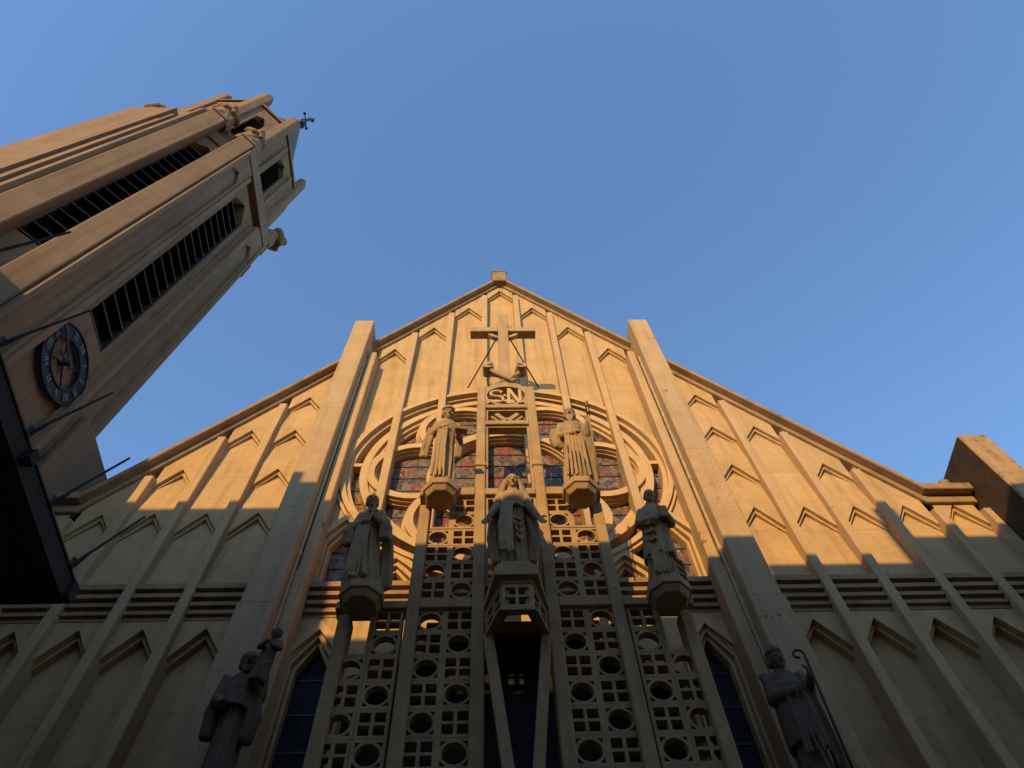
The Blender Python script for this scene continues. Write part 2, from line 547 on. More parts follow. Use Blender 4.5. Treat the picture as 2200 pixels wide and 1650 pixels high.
# buttresses, pilasters beside them, pipes
for s in (-1, 1):
    def bx(mb, a, b, *r): mb.box(min(s * a, s * b), max(s * a, s * b), *r)
    m = MB()
    vs = []
    bx(m, 3.70, 4.24, -.70, .6, 8.95, 20.45)
    bx(m, 3.68, 4.26, -.73, .6, GROUND, 8.945)
    part(m, "buttress", M_BUTT, bevel=.02)
    m = MB()
    bx(m, 3.45, 3.655, -.35, .02, 10.06, 19.0)
    bx(m, 3.44, 3.66, -.40, .02, GROUND, 10.055)
    part(m, "pilaster", M_RIB, bevel=.02)
    m = MB()
    x = s * 3.675
    m.tube([(x, -.43, z) for z in (-1.5, 4, 10, 15, 18.4)] + [(s * 3.675, -.2, 18.9)], .034, 10)
    for z in (2.2, 5.1, 8.0, 10.4, 12.6, 14.6, 16.8): m.tube([(x, -.43, z - .05), (x, -.43, z + .05)], .045, 10)
    part(m, "downpipe", M_PIPE, smooth=False)
# right end pier
m = MB(); m.box(9.50, 10.12, -.90, 1.2, GROUND, 13.45); m.box(9.30, 9.505, .12, 1.4, GROUND, 13.30)
pier = part(m, "pier", M_PIER, bevel=.03)
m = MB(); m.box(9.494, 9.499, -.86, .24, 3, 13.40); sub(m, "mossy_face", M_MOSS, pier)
m = MB(); m.box(10.12, 16, .3, .9, GROUND, 12.2)
part(m, "wall", M_PANEL)
# nave roof and side walls behind the front
m = MB()
for s in (-1, 1):
    m.add([(0, .5, 25.4), (0, 26, 25.4), (s * 8.5, 26, 12.2), (s * 8.5, .5, 12.2)], [(0, 1, 2, 3)])
    m.add([(s * 8.5, .5, 12.2), (s * 8.5, 26, 12.2), (s * 8.5, 26, GROUND), (s * 8.5, .5, GROUND)], [(0, 1, 2, 3)])
part(m, "roof", M_SLATE)

# ---- rose window
rose = MB()
rose_o = None
def stepped(mb, cx, cz, r, a0=0, a1=2 * pi, n=64, w=.085, y=0.0, st=.032):
    for i, (dw, ya, yb) in enumerate(((0, y, y + .08), (st, y + .08, y + .16), (2 * st, y + .16, y + .25))):
        mb.ring(cx, cz, r - w - dw, r + w + dw, ya, yb, a0, a1, n)
rose.ring(0, RC, 3.42, 3.53, -.10, .26, n=96)
rose.ring(0, RC, 3.33, 3.42, .02, .26, n=96)
rose.ring(0, RC, 3.56, 3.61, -.05, .1, n=96)
rose.ring(0, RC, 2.97, 3.14, .0, .25, n=96)
rose.ring(0, RC, 2.88, 2.97, .08, .25, n=96)
rose.ring(0, RC, 2.81, 2.88, .16, .25, n=96)
rose_o = None
T = MB()
stepped(T, 0, 13.62, 1.56, n=72, w=.11)
DP, RP = 1.95, .98
for k in range(6):
    th = k * pi / 3
    px, pz = DP * cos(th), RC + DP * sin(th)
    lim = None
    # keep only the arc outside the centre ring
    cosl = (1.60 ** 2 - DP ** 2 - RP ** 2) / (2 * DP * RP)
    lim = math.acos(max(-1, min(1, cosl)))
    stepped(T, px, pz, RP, th - lim, th + lim, 40, w=.085, y=.008)
for s in (-1, 1):
    rose.box(min(s * 3.13, s * 3.32), max(s * 3.13, s * 3.32), .03, .2, 13.86, 13.98)
rose_p = part(rose, "rose_window", M_TRAC, smooth=False)
sub(T, "tracery", M_TRAC, rose_p)
gl = MB(); gl.add([(-3.66, .265, 10.0), (3.66, .265, 10.0), (3.66, .265, 17.4), (-3.66, .265, 17.4)], [(0, 1, 2, 3)])
sub(gl, "glass", M_GLASS, rose_p)
for z in [10.35, 10.8, 11.25, 11.7] + [RC + i * .46 for i in range(-3, 7)]:
    hw = sqrt(max(.1, 3.3 ** 2 - (z - RC) ** 2)) if z > 12 else 3.5
    bars = MB(); bars.box(-hw, hw, .248, .263, z - .007, z + .007); sub(bars, "saddle_bar", M_IRON, rose_p)
# lancets under the rose and below the sill
def lancet_frame(xc, za, zb, hw=.40, drop=.66):
    m = MB()
    for (o, w_, y0, y1) in ((0, .13, -.06, .10), (.11, .09, .02, .17), (.19, .07, .10, .255)):
        h = hw + .09 - o
        A = [(xc - h, zb), (xc - h, za - drop - o), (xc, za - o * 1.5), (xc + h, za - drop - o), (xc + h, zb)]
        h2 = h - w_ * .75
        B = [(xc - h2, zb), (xc - h2, za - drop - o - w_ * .62), (xc, za - o * 1.5 - w_ * 1.5), (xc + h2, za - drop - o - w_ * .62), (xc + h2, zb)]
        m.prism(A + B[::-1], y0, y1)
    return part(m, "lancet_window", M_TRAC)
for s in (-1, 1):
    lancet_frame(s * 3.09, 12.12, 10.05)
    lancet_frame(s * 2.06, 10.92, 10.05, drop=.5)
    for x in (3.09,):
        f = lancet_frame(s * x, 9.22, 1.2)
        q = MB(); q.box(s * x - .44, s * x + .44, .262, .28, 1.2, 9.1)
        sub(q, "glass", M_PANE, f)
        for i in range(6):
            q = MB(); q.box(s * x - .42, s * x + .42, .245, .26, 8.25 - i * .62, 8.28 - i * .62); sub(q, "saddle_bar", M_IRON, f)
m = MB(); m.box(-2.6, 2.6, .9, 1.0, GROUND, 9.2); m.box(-2.6, -2.54, .27, .9, GROUND, 9.2); m.box(2.54, 2.6, .27, .9, GROUND, 9.2); m.box(-2.6, 2.6, .27, 1.0, 9.2, 9.25)  # shallow box coloured near black to paint the porch's shade
part(m, "porch", M_SHADE)

# ------------------------------------------------------------------ openwork screen
scr = thing("stone_screen", "openwork concrete screen of circles and crossed squares before the window", "screen", (0, -1.1, GROUND))


def spart(mb, name, mat=M_SCREEN, **k):
    o = mb.build(name, mat, None, **k); o.parent = scr
    o.matrix_parent_inverse = Matrix.Translation((0, 1.1, -GROUND)); return o


scr.location = (-0.013, -1.404, -1.538); scr.scale = (0.9615, 0.9615, 0.9615)
PY0, PY1 = -1.2, -.92
for s in (-1, 1):
    for a, b, zt in ((.45, .635, 15.22), (1.395, 1.575, 10.75), (2.34, 2.52, 8.15)):
        m = MB(); m.box(min(s * a, s * b), max(s * a, s * b), PY0, PY1, GROUND - .1, zt)
        if zt > 15:
            m.box(min(s * (a - .02), s * (b + .02)), max(s * (a - .02), s * (b + .02)), PY0 - .03, PY1, 11.95, 12.05)
        spart(m, "post", bevel=.015)


def tile(m, xc, zc, kind, pw=.42, ph=.43):
    x0, x1, z0, z1 = xc - pw / 2, xc + pw / 2, zc - ph / 2, zc + ph / 2
    out = [(x0, z0), (x1, z0), (x1, z1), (x0, z1)]
    h = []
    if kind == 'c':
        r = .148; q = .165
        h.append([(xc + r * cos(t), zc + r * sin(t)) for t in [2 * pi * i / 28 for i in range(28)]])
        R = .182
        for sx in (-1, 1):
            for sz in (-1, 1):
                a0 = math.acos(min(1, q / R)) if q < R else 0
                pts = [(xc + sx * q, zc + sz * q)]
                for i in range(5):
                    t = a0 + (pi / 2 - 2 * a0) * (.06 + .88 * i / 4)
                    pts.append((xc + sx * R * cos(t), zc + sz * R * sin(t)))
                h.append(pts)
    elif kind == 's':
        a, b = .022, .165
        for sx in (-1, 1):
            for sz in (-1, 1):
                X = sorted((xc + sx * a, xc + sx * b)); Z = sorted((zc + sz * a, zc + sz * b))
                h.append([(X[0], Z[0]), (X[1], Z[0]), (X[1], Z[1]), (X[0], Z[1])])
    elif kind == 'o':
        h.append([(x0 + .05, z0 + .03), (x1 - .05, z0 + .03), (x1 - .05, z1 - .03), (x0 + .05, z1 - .03)])
    m.plate(out, h, -1.13, -1.01)


ROWU = [10.79, 10.37, 9.93, 9.52, 9.11, 8.69]
ROWL = [8.06 - .425 * i for i in range(16)]
for s in (-1, 1):
    inner = MB(); outer = MB()
    for i, z in enumerate(ROWU):
        tile(inner, s * .805, z, 'sc'[i % 2], ph=.42)
        if i >= 2: tile(outer, s * 1.225, z, 'cs'[i % 2], ph=.42)
    # tall open pane under the corbel
    outer.plate([(s * 1.225 - .21, 10.16), (s * 1.225 + .21, 10.16), (s * 1.225 + .21, 11.0), (s * 1.225 - .21, 11.0)],
                [[(s * 1.225 - .16, 10.21), (s * 1.225 + .16, 10.21), (s * 1.225 + .16, 10.93), (s * 1.225 - .16, 10.93)]], -1.13, -1.01)
    spart(inner, "lattice_panel"); spart(outer, "lattice_panel")
    inner = MB(); outer = MB(); o3 = MB(); o4 = MB()
    for i, z in enumerate(ROWL):
        tile(inner, s * .805, z, 'sc'[i % 2]); tile(outer, s * 1.225, z, 'cs'[i % 2])
        tile(o3, s * 1.82, z, 'sc'[i % 2])
        if i >= 2: tile(o4, s * 2.235, z, 'cs'[i % 2])
    o4.plate([(s * 2.235 - .21, 7.42), (s * 2.235 + .21, 7.42), (s * 2.235 + .21, 8.27), (s * 2.235 - .21, 8.27)],
             [[(s * 2.235 - .16, 7.47), (s * 2.235 + .16, 7.47), (s * 2.235 + .16, 8.2), (s * 2.235 - .16, 8.2)]], -1.13, -1.01)
    for q in (inner, outer, o3, o4): spart(q, "lattice_panel")
    for a, b, y_, z0, z1 in ((.636, 1.394, PY0 + .01, 8.27, 8.48), (1.576, 2.6, PY0 + .01, 8.27, 8.42), (.636, 1.60, PY0 - .03, 11.0, 11.22)):
        m = MB(); m.box(min(s * a, s * b), max(s * a, s * b), y_, -.94, z0, z1); spart(m, "beam", bevel=.012)
for y_, z0, z1 in ((PY0 - .02, 11.02, 11.20), (PY0, 13.53, 13.68), (PY0, 14.24, 14.36)):
    m = MB(); m.box(-.449, .449, y_, -.95, z0, z1); spart(m, "beam", bevel=.012)
# thin inner frames of the openings
m = MB()
for z0, z1 in ((11.2, 13.53), (13.68, 14.24), (8.75, 11.02)):
    for s in (-1, 1): m.box(min(s * .40, s * .449), max(s * .40, s * .449), -1.14, -.97, z0, z1)
    m.box(-.40, .40, -1.14, -.97, z1 - .05, z1)
spart(m, "opening_frame")
# V ornament in the small opening
m = MB()
for x in (-.13, .13):
    s = 1 if x > 0 else -1
    m.bar((x - s * .13, -1.12, 13.70), (x + s * .10, -1.12, 14.02), .10, .10, (0, 1, 0))
    m.bar((x + s * .02, -1.12, 13.69), (x + s * .20, -1.12, 13.94), .045, .06, (0, 1, 0))
spart(m, "chevron_ornament")
# medallion with the letters
m = MB()
out = [(-.449, 14.36), (.449, 14.36), (.449, 15.24), (.36, 15.24), (.34, 15.34), (.18, 15.41), (-.18, 15.41), (-.34, 15.34), (-.36, 15.24), (-.449, 15.24)]
mc = (0, 14.82); r = .425
holes = [[(r * cos(t), 14.82 + r * .98 * sin(t)) for t in [2 * pi * i / 40 for i in range(40)]]]
for sx in (-1, 1):
    holes.append([(sx * .44, 14.38)] + [(sx * .475 * cos(t), 14.82 - .465 * sin(t)) for t in [radians(a) for a in (33, 42, 52, 60, 66)]][1:-1] + [(sx * .27, 14.38)])
m.plate(out, holes, -1.19, -1.07)
med = spart(m, "medallion", bevel=0)
L = MB(); yl0, yl1 = -1.17, -1.09
def stroke(pts, w_):
    for a, b in zip(pts[:-1], pts[1:]):
        L.bar((a[0], (yl0 + yl1) / 2, a[1]), (b[0], (yl0 + yl1) / 2, b[1]), yl1 - yl0, w_, (0, 0, 1) if abs(a[0] - b[0]) > .02 else (1, 0, 0))
sp_pts = []
for i in range(11):                       # S: two bowls
    t = radians(20 + 250 * i / 10); sp_pts.append((-.205 + .135 * cos(t), 14.955 + .125 * sin(t)))
for i in range(1, 11):
    t = radians(90 - 250 * i / 10); sp_pts.append((-.205 + .15 * cos(t), 14.685 + .145 * sin(t)))
for (a, b) in zip(sp_pts[:-1], sp_pts[1:]):
    L.tube([(a[0], -1.15, a[1]), (b[0], -1.15, b[1])], .036, 8)
    L.tube([(a[0], -1.11, a[1]), (b[0], -1.11, b[1])], .036, 8)
for x in (.06, .31): L.box(x - .032, x + .032, yl0 - .01, yl1, 14.46, 15.17 if x < .1 else 15.12)
L.prism([(.03, 15.17), (.105, 15.17), (.34, 14.46), (.265, 14.46)], yl0 - .008, yl1)
for z in (14.86, 14.60): L.box(-.055, .0, yl0, yl1, z - .03, z + .035)
L.box(-.36, .36, -1.12, -1.06, 14.44, 14.485)
sub(L, "letters", M_TRAC, med)
# crossed staffs over the medallion
m = MB()
for s in (-1, 1):
    m.tube([(s * .40, -1.16 + .04 * s, 16.15), (s * .15, -1.18 + .04 * s, 15.80), (-s * .20, -1.18 + .04 * s, 15.44)], .05, 10)
    m.tube([(s * .40, -1.30, 16.16), (s * .40, -1.02, 16.16)], .125, 16)
    m.tube([(s * .36, -1.34, 16.20), (s * .30, -1.0, 16.26)], .07, 12)
m.tube([(.36, -1.1, 16.05), (.18, -1.12, 15.93), (0, -1.13, 15.90), (-.18, -1.12, 15.93), (-.36, -1.1, 16.05)], .045, 10)
m.box(-.10, .10, -1.12, -.98, 15.38, 15.75)
spart(m, "crossed_staffs")

# lantern canopy under the central statue
def hexplan(wf, wb, yf, yb): return [(-wb, yb), (-wf, yf), (wf, yf), (wb, yb)]
lan = MB()
lan.vprism(hexplan(.30, .47, -1.86, -1.201), 8.18, 8.34)
lan.vprism(hexplan(.26, .42, -1.80, -1.201), 8.34, 8.48)
lan.vprism(hexplan(.21, .37, -1.74, -1.201), 8.48, 8.60)
lan.vprism(hexplan(.225, .44, -1.77, -1.201), 8.10, 8.18)
lo = spart(lan, "lantern")
pan = MB()
tile(pan, 0, 0, 's', pw=.42, ph=.46)
FR = pan.v[:]; FF = pan.f[:]
p2 = MB()
p2.add([(x, y + 1.13 - 1.76, z + 7.86) for x, y, z in FR], FF)
for s in (-1, 1):
    d = Vector((s * (.435 - .215), .53, 0)); Ld = d.length; d.normalize(); nrm = Vector((d.y * s, -d.x * s, 0)) if s > 0 else Vector((-d.y, d.x, 0))
    mid = Vector((s * .325, -1.495, 7.86))
    p2.add([mid + d * x * (Ld / .42) - nrm * (y + 1.13) + Vector((0, 0, z)) for x, y, z in FR], FF)
sub(p2, "lattice_panel", M_SCREEN, lo)
q = MB()
q.prism([(-.235, 7.57), (.235, 7.57), (.235, 7.63), (-.235, 7.63)], -1.79, -1.72)
for s in (-1, 1):
    q.bar((s * .225, -1.76, 7.60), (s * .45, -1.21, 7.60), .07, .06)
    q.bar((s * .40, -1.27, 7.60), (s * .06, -1.27, 4.6), .14, .13, (0, 1, 0))
sub(q, "strut", M_SCREEN, lo)


# corbels under the statues
def corbel(x, y, zt, r=.30, deep=.25, back=-1.18):
    m = MB()
    def oc(rr): return [(x + rr * cos(radians(22.5 + 45 * i)) / cos(radians(22.5)), min(back, y + rr * sin(radians(22.5 + 45 * i)) / cos(radians(22.5)))) for i in range(8)]
    m.vprism(oc(r * .86), zt - .10, zt)
    m.vprism(oc(r), zt - .26, zt - .10)
    m.vprism(oc(r * .72), zt - .26 - deep * .45, zt - .262, oc(r * .92))
    return m
for x, y, z in ((-1.21, -1.42, 10.93), (1.20, -1.42, 10.93), (-2.17, -1.50, 8.32), (2.17, -1.50, 8.32)):
    spart(corbel(x, y, z), "corbel", bevel=.012)

# ------------------------------------------------------------------ cross
cr = thing("cross", "stone cross with a ring standing above the carved letters", "cross", (0, -1.05, 15.4))
cr.location = (-0.013, -1.356, 14.807); cr.scale = (0.9615, 0.9615, 0.9615)
def cpart(mb, name, mat=M_SCREEN, **k):
    o = mb.build(name, mat, None, **k); o.parent = cr
    o.matrix_parent_inverse = Matrix.Translation((0, 1.05, -15.4)); return o
m = MB(); m.box(-.135, .135, -1.16, -.92, 15.41, 19.72); cpart(m, "upright", bevel=.01)
m = MB()
for s in (-1, 1): m.box(min(s * .136, s * .87), max(s * .136, s * .87), -1.15, -.91, 18.57, 18.84)
cpart(m, "crossbar", bevel=.01)
m = MB(); m.ring(0, 18.70, .32, .43, -1.08, -.97, n=40); cpart(m, "ring")
for s in (-1, 1):
    m = MB(); m.tube([(s * .20, -1.0, 18.28), (s * .95, .22, 17.9)], .018, 8); cpart(m, "stay_rod", M_IRON)

# ------------------------------------------------------------------ statues
def remesh(mb, name, mat, parent, vox, smooth_it=1, inv=None):
    me = bpy.data.meshes.new(name + "_src"); me.from_pydata(mb.v, [], mb.f); me.validate()
    import bmesh
    b = bmesh.new(); b.from_mesh(me); bmesh.ops.recalc_face_normals(b, faces=b.faces[:]); b.to_mesh(me); b.free()
    o = bpy.data.objects.new(name + "_src", me); col.objects.link(o)
    md = o.modifiers.new("r", 'REMESH'); md.mode = 'VOXEL'; md.voxel_size = vox
    sm = o.modifiers.new("s", 'SMOOTH'); sm.iterations = smooth_it; sm.factor = .5
    dg = bpy.context.evaluated_depsgraph_get()
    ev = o.evaluated_get(dg)
    out = bpy.data.meshes.new_from_object(ev)
    bpy.data.objects.remove(o); bpy.data.meshes.remove(me)
    out.name = name
    out.materials.clear(); out.materials.append(mat)
    for p in out.polygons: p.use_smooth = True
    q = bpy.data.objects.new(name, out); col.objects.link(q)
    q.parent = parent
    return q


def robe(m, H, prof, folds, seed, n=110, wx=1.0):
    """lofted drapery: prof rows are (z, rx, ry, cx, cy, fold amplitude), all times H"""
    rnd = random.Random(seed)
    ks = [(rnd.choice((7, 9, 11, 13, 17)), rnd.uniform(0, 6.28), rnd.uniform(-2.2, 2.2), rnd.uniform(.5, 1)) for _ in range(folds)]
    rows = []
    NZ = 46
    for j in range(NZ + 1):
        z = prof[0][0] + (prof[-1][0] - prof[0][0]) * j / NZ
        for a, b in zip(prof[:-1], prof[1:]):
            if a[0] <= z <= b[0] + 1e-9:
                t = (z - a[0]) / (b[0] - a[0]); t2 = t
                rows.append([z] + [a[i] + (b[i] - a[i]) * t2 for i in range(1, 6)]); break
    o = len(m.v)
    for z, rx, ry, cx, cy, am in rows:
        for k in range(n):
            t = 2 * pi * k / n
            f = 0
            for kk, ph, dz, w_ in ks:
                f += w_ * (1 - 2 * abs(sin(kk * t / 2 + ph + dz * z * 2)) ** .8)
            f /= max(1, len(ks)) ** .7
            q = 1 + am * f
            ww = wx + (1 - wx) * max(0, min(1, (z - .5) / .25))
            m.v.append((H * (cx + rx * ww * q * cos(t)), H * (cy + ry * ww * q * sin(t)), H * z))
    R = len(rows)
    for j in range(R - 1):
        for k in range(n):
            k2 = (k + 1) % n
            m.f.append((o + j * n + k, o + j * n + k2, o + (j + 1) * n + k2, o + (j + 1) * n + k))
    m.f.append(tuple(o + k for k in range(n))[::-1]); m.f.append(tuple(o + (R - 1) * n + k for k in range(n)))


PROF = [(0, .150, .130, 0, .0, .20), (.03, .158, .135, 0, 0, .20), (.20, .143, .118, 0, 0, .17), (.42, .128, .104, 0, 0, .12), (.58, .116, .090, 0, 0, .07),
        (.68, .115, .088, 0, 0, .04), (.765, .120, .082, 0, .008, .02), (.805, .095, .066, 0, .014, 0), (.828, .052, .05, 0, .012, 0), (.865, .042, .042, 0, .002, 0)]


def head(m, H, c, turn=0, nod=0, s=1.0):
    """head with nose, brows, eye sockets, lips, chin and ears; faces -y"""
    c = Vector(c) * H; R = Matrix.Rotation(turn, 3, 'Z') @ Matrix.Rotation(nod, 3, 'X')
    s *= 1.13; k = H * s
    def P(x, y, z): return c + R @ Vector((x, y, z)) * k
    def E(p, r): m.ell(P(*p), [v * k for v in r], 16, 10, R)
    E((0, .008, .012), (.047, .058, .056)); E((0, -.008, -.022), (.038, .044, .046))
    E((0, -.036, -.058), (.017, .016, .013))                                   # chin
    m.capsule(P(0, -.050, .006), P(0, -.064, -.020), .0065 * k, .010 * k)        # nose
    m.capsule(P(-.026, -.043, .014), P(-.006, -.051, .013), .0075 * k, .007 * k)
    m.capsule(P(.006, -.051, .013), P(.026, -.043, .014), .007 * k, .0075 * k)
    for s_ in (-1, 1):
        E((s_ * .0175, -.043, .001), (.0095, .006, .006)); E((s_ * .025, -.036, -.018), (.013, .012, .013))
        E((s_ * .047, .008, -.004), (.007, .012, .018))
    m.capsule(P(-.013, -.047, -.038), P(.013, -.047, -.038), .0055 * k, .0055 * k)
    m.capsule(P(-.010, -.045, -.046), P(.010, -.045, -.046), .005 * k, .005 * k)
    m.capsule(P(0, .01, -.04), Vector((0, 0, .82)) * H + Vector((c.x * .3, 0, 0)), .030 * k, .04 * H)
    return P, R, k


def hand(m, H, wrist, d, palm, curl=.35, s=1.0):
    """palm, four unequal fingers with bends and a thumb from the palm's side"""
    k = H * s; w_ = Vector(wrist) * H; d = Vector(d).normalized(); pn = Vector(palm).normalized()
    sd_ = d.cross(pn).normalized(); pn = sd_.cross(d)
    for i in (-1, 0, 1): m.capsule(w_ + sd_ * i * .010 * k, w_ + d * .045 * k + sd_ * i * .012 * k, .011 * k, .011 * k, 8)
    for i, L_ in zip((-1.5, -.5, .5, 1.5), (.036, .045, .042, .032)):
        b = w_ + d * .048 * k + sd_ * i * .0105 * k
        d1 = (d + pn * curl * .5 + sd_ * i * .06).normalized(); d2 = (d + pn * curl * 1.4).normalized()
        e = b + d1 * L_ * .5 * k; f = e + d2 * L_ * .55 * k
        m.capsule(b, e, .0072 * k, .0068 * k, 8); m.capsule(e, f, .0068 * k, .0055 * k, 8)
    b = w_ + d * .012 * k + sd_ * -.018 * k
    e = b + (d * .7 - sd_ * .8 + pn * .3).normalized() * .024 * k
    m.capsule(b, e, .0095 * k, .0075 * k, 8); m.capsule(e, e + (d + pn * .4 - sd_ * .2).normalized() * .020 * k, .0075 * k, .006 * k, 8)


def arm(m, H, pts, rs):
    for (a, b), (ra, rb) in zip(zip(pts[:-1], pts[1:]), zip(rs[:-1], rs[1:])):
        m.capsule(Vector(a) * H, Vector(b) * H, ra * H, rb * H)


def squeeze(m, H, f):
    """narrow the figure below the neck"""
    m.v = [(x * (1 - (1 - f) * max(0, min(1, (.83 * H - z) / (.05 * H)))), y, z) for x, y, z in m.v]


def drape(m, H, pts, w0, w1, seed=0, thick=.02, nf=3):
    """hanging cloth: bundle of fold ridges following a path"""
    rnd = random.Random(seed)
    for i in range(nf):
        o = (i - (nf - 1) / 2) / max(1, nf - 1) * 2 if nf > 1 else 0
        P_ = []
        for j, p in enumerate(pts):
            t = j / (len(pts) - 1); w_ = (w0 + (w1 - w0) * t) * .5
            P_.append(Vector((p[0] + o * w_, p[1] + rnd.uniform(-.006, .006), p[2] + rnd.uniform(-.01, .01))))
        for a, b in zip(P_[:-1], P_[1:]): m.capsule(a * H, b * H, thick * H * rnd.uniform(.8, 1.15), thick * H * rnd.uniform(.8, 1.1), 10)


GRP = None
def statue(name, label, H, loc, rotz=0, cat="statue", lean=.24):
    t = thing(name, label, cat, loc); t.rotation_euler = (lean, 0, rotz); return t


# central statue: veiled woman with lowered open arms
def woman():
    H = 1.856
    t = statue("statue", "veiled woman statue with lowered open arms on the central lantern canopy", H, (-0.013, -1.789, 8.269))
    m = MB()
    robe(m, H, PROF, 3, 11, wx=.78)
    P, R, k = head(m, H, (0, -.01, .925), .05, .12)
    # mantle folds over the front: bold diagonal sweep and a straight hanging panel
    drape(m, H, [(-.06, -.105, .60), (-.075, -.125, .40), (-.075, -.14, .20), (-.07, -.14, .12)], .07, .085, 1, .024, 4)
    for i, z in enumerate((.56, .50, .44, .37)):
        pts = [(-.04 + .02 * i, -.085, z), (.0 + .01 * i, -.103, z - .10), (.05, -.100, z - .12), (.085, -.075, z - .06)]
        arm(m, H, pts, [.009, .014, .014, .009])
    arm(m, H, [(-.115, 0, .63), (-.05, -.088, .61), (.03, -.10, .61), (.11, -.03, .63)], [.018, .018, .018, .018])
    for s in (-1, 1):
        arm(m, H, [(s * .100, .01, .775), (s * .150, -.02, .63), (s * .205, -.075, .495)], [.044, .042, .032])
        hand(m, H, (s * .213, -.085, .48), (s * .5, -.25, -.8), (0, -1, .2), .2, 1.2)
        # mantle hanging from the forearm
        drape(m, H, [(s * .13, .03, .66), (s * .175, .02, .48), (s * .19, .01, .34), (s * .165, .01, .20), (s * .15, .01, .12)], .06, .04, 5 + s, .026, 3)
    squeeze(m, H, 0.92)
    remesh(m, "figure", M_STATUE, t, .0095)
    v = MB()                                                   # veil over hair
    v.ell((0, .012 * H, .945 * H), (.062 * H, .066 * H, .062 * H), 20, 12)
    for s in (-1, 1):
        for j in range(4):
            x0 = s * (.050 + .008 * j)
            pts = [(x0, .0 + .012 * j, .95), (s * (.066 + .008 * j), .0 + .014 * j, .89), (s * (.085 + .012 * j), .0 + .018 * j, .82), (s * (.105 + .015 * j), .005 + .02 * j, .77)]
            arm(v, H, pts, [.020, .020, .022, .018])
    drape(v, H, [(0, .07, .93), (0, .09, .8), (0, .11, .5), (0, .11, .2)], .16, .26, 3, .035, 6)
    remesh(v, "veil", M_STATUE, t, .016)
    return t


def cap_hair(v, H, P, R, k, vol=1.0):
    v.ell(P(0, .018, .022), [.052 * k * vol, .054 * k * vol, .052 * k * vol], 18, 10, R)
    for s in (-1, 1): v.ell(P(s * .04, .02, -.008), [.015 * k, .03 * k, .035 * k], 12, 8, R)


def saint_cap():
    H = 1.971
    t = statue("statue", "robed saint statue in a flat cap on the corbel left of the letters", H, (-1.177, -1.693, 10.509), .10)
    m = MB(); robe(m, H, PROF, 3, 23, wx=.80)
    P, R, k = head(m, H, (.0, -.02, .92), .15, .25)
    arm(m, H, [(-.105, .01, .775), (-.150, -.01, .63), (-.07, -.10, .64)], [.042, .042, .030])
    hand(m, H, (-.065, -.105, .645), (.8, -.3, .35), (.2, .9, 0), .7)
    arm(m, H, [(.105, .01, .775), (.135, -.02, .63), (.125, -.11, .555)], [.042, .042, .030])
    hand(m, H, (.125, -.115, .55), (-.15, -.8, .0), (0, 0, 1), .5)
    drape(m, H, [(-.15, -.02, .68), (-.185, -.01, .56), (-.205, .0, .44), (-.215, .0, .36)], .05, .05, 4, .026, 3)
    drape(m, H, [(-.04, -.10, .62), (-.05, -.118, .4), (-.05, -.135, .15), (-.05, -.145, .02)], .08, .12, 6, .015, 4)
    drape(m, H, [(.135, -.02, .64), (.15, -.02, .5), (.14, -.01, .38)], .04, .03, 8, .024, 2)
    squeeze(m, H, 0.86)
    remesh(m, "figure", M_STATUE, t, .0095)
    v = MB(); v.ell(P(0, .012, .045), [.056 * k, .066 * k, .026 * k], 18, 8, R); v.ell(P(0, -.01, .03), [.052 * k, .056 * k, .014 * k], 18, 8, R)
    cap_hair(v, H, P, R, k, .93)
    remesh(v, "cap", M_STATUE, t, .0095)
    b = MB(); b.obox(Vector((.13, -.155, .575)) * H, Vector((1, .1, 0)).normalized(), Vector((0, 1, .25)).normalized(), Vector((0, -.25, 1)).normalized(), .055 * H, .045 * H, .018 * H)
    o = b.build("book", M_STATUE, t, bevel=.01)
    return t


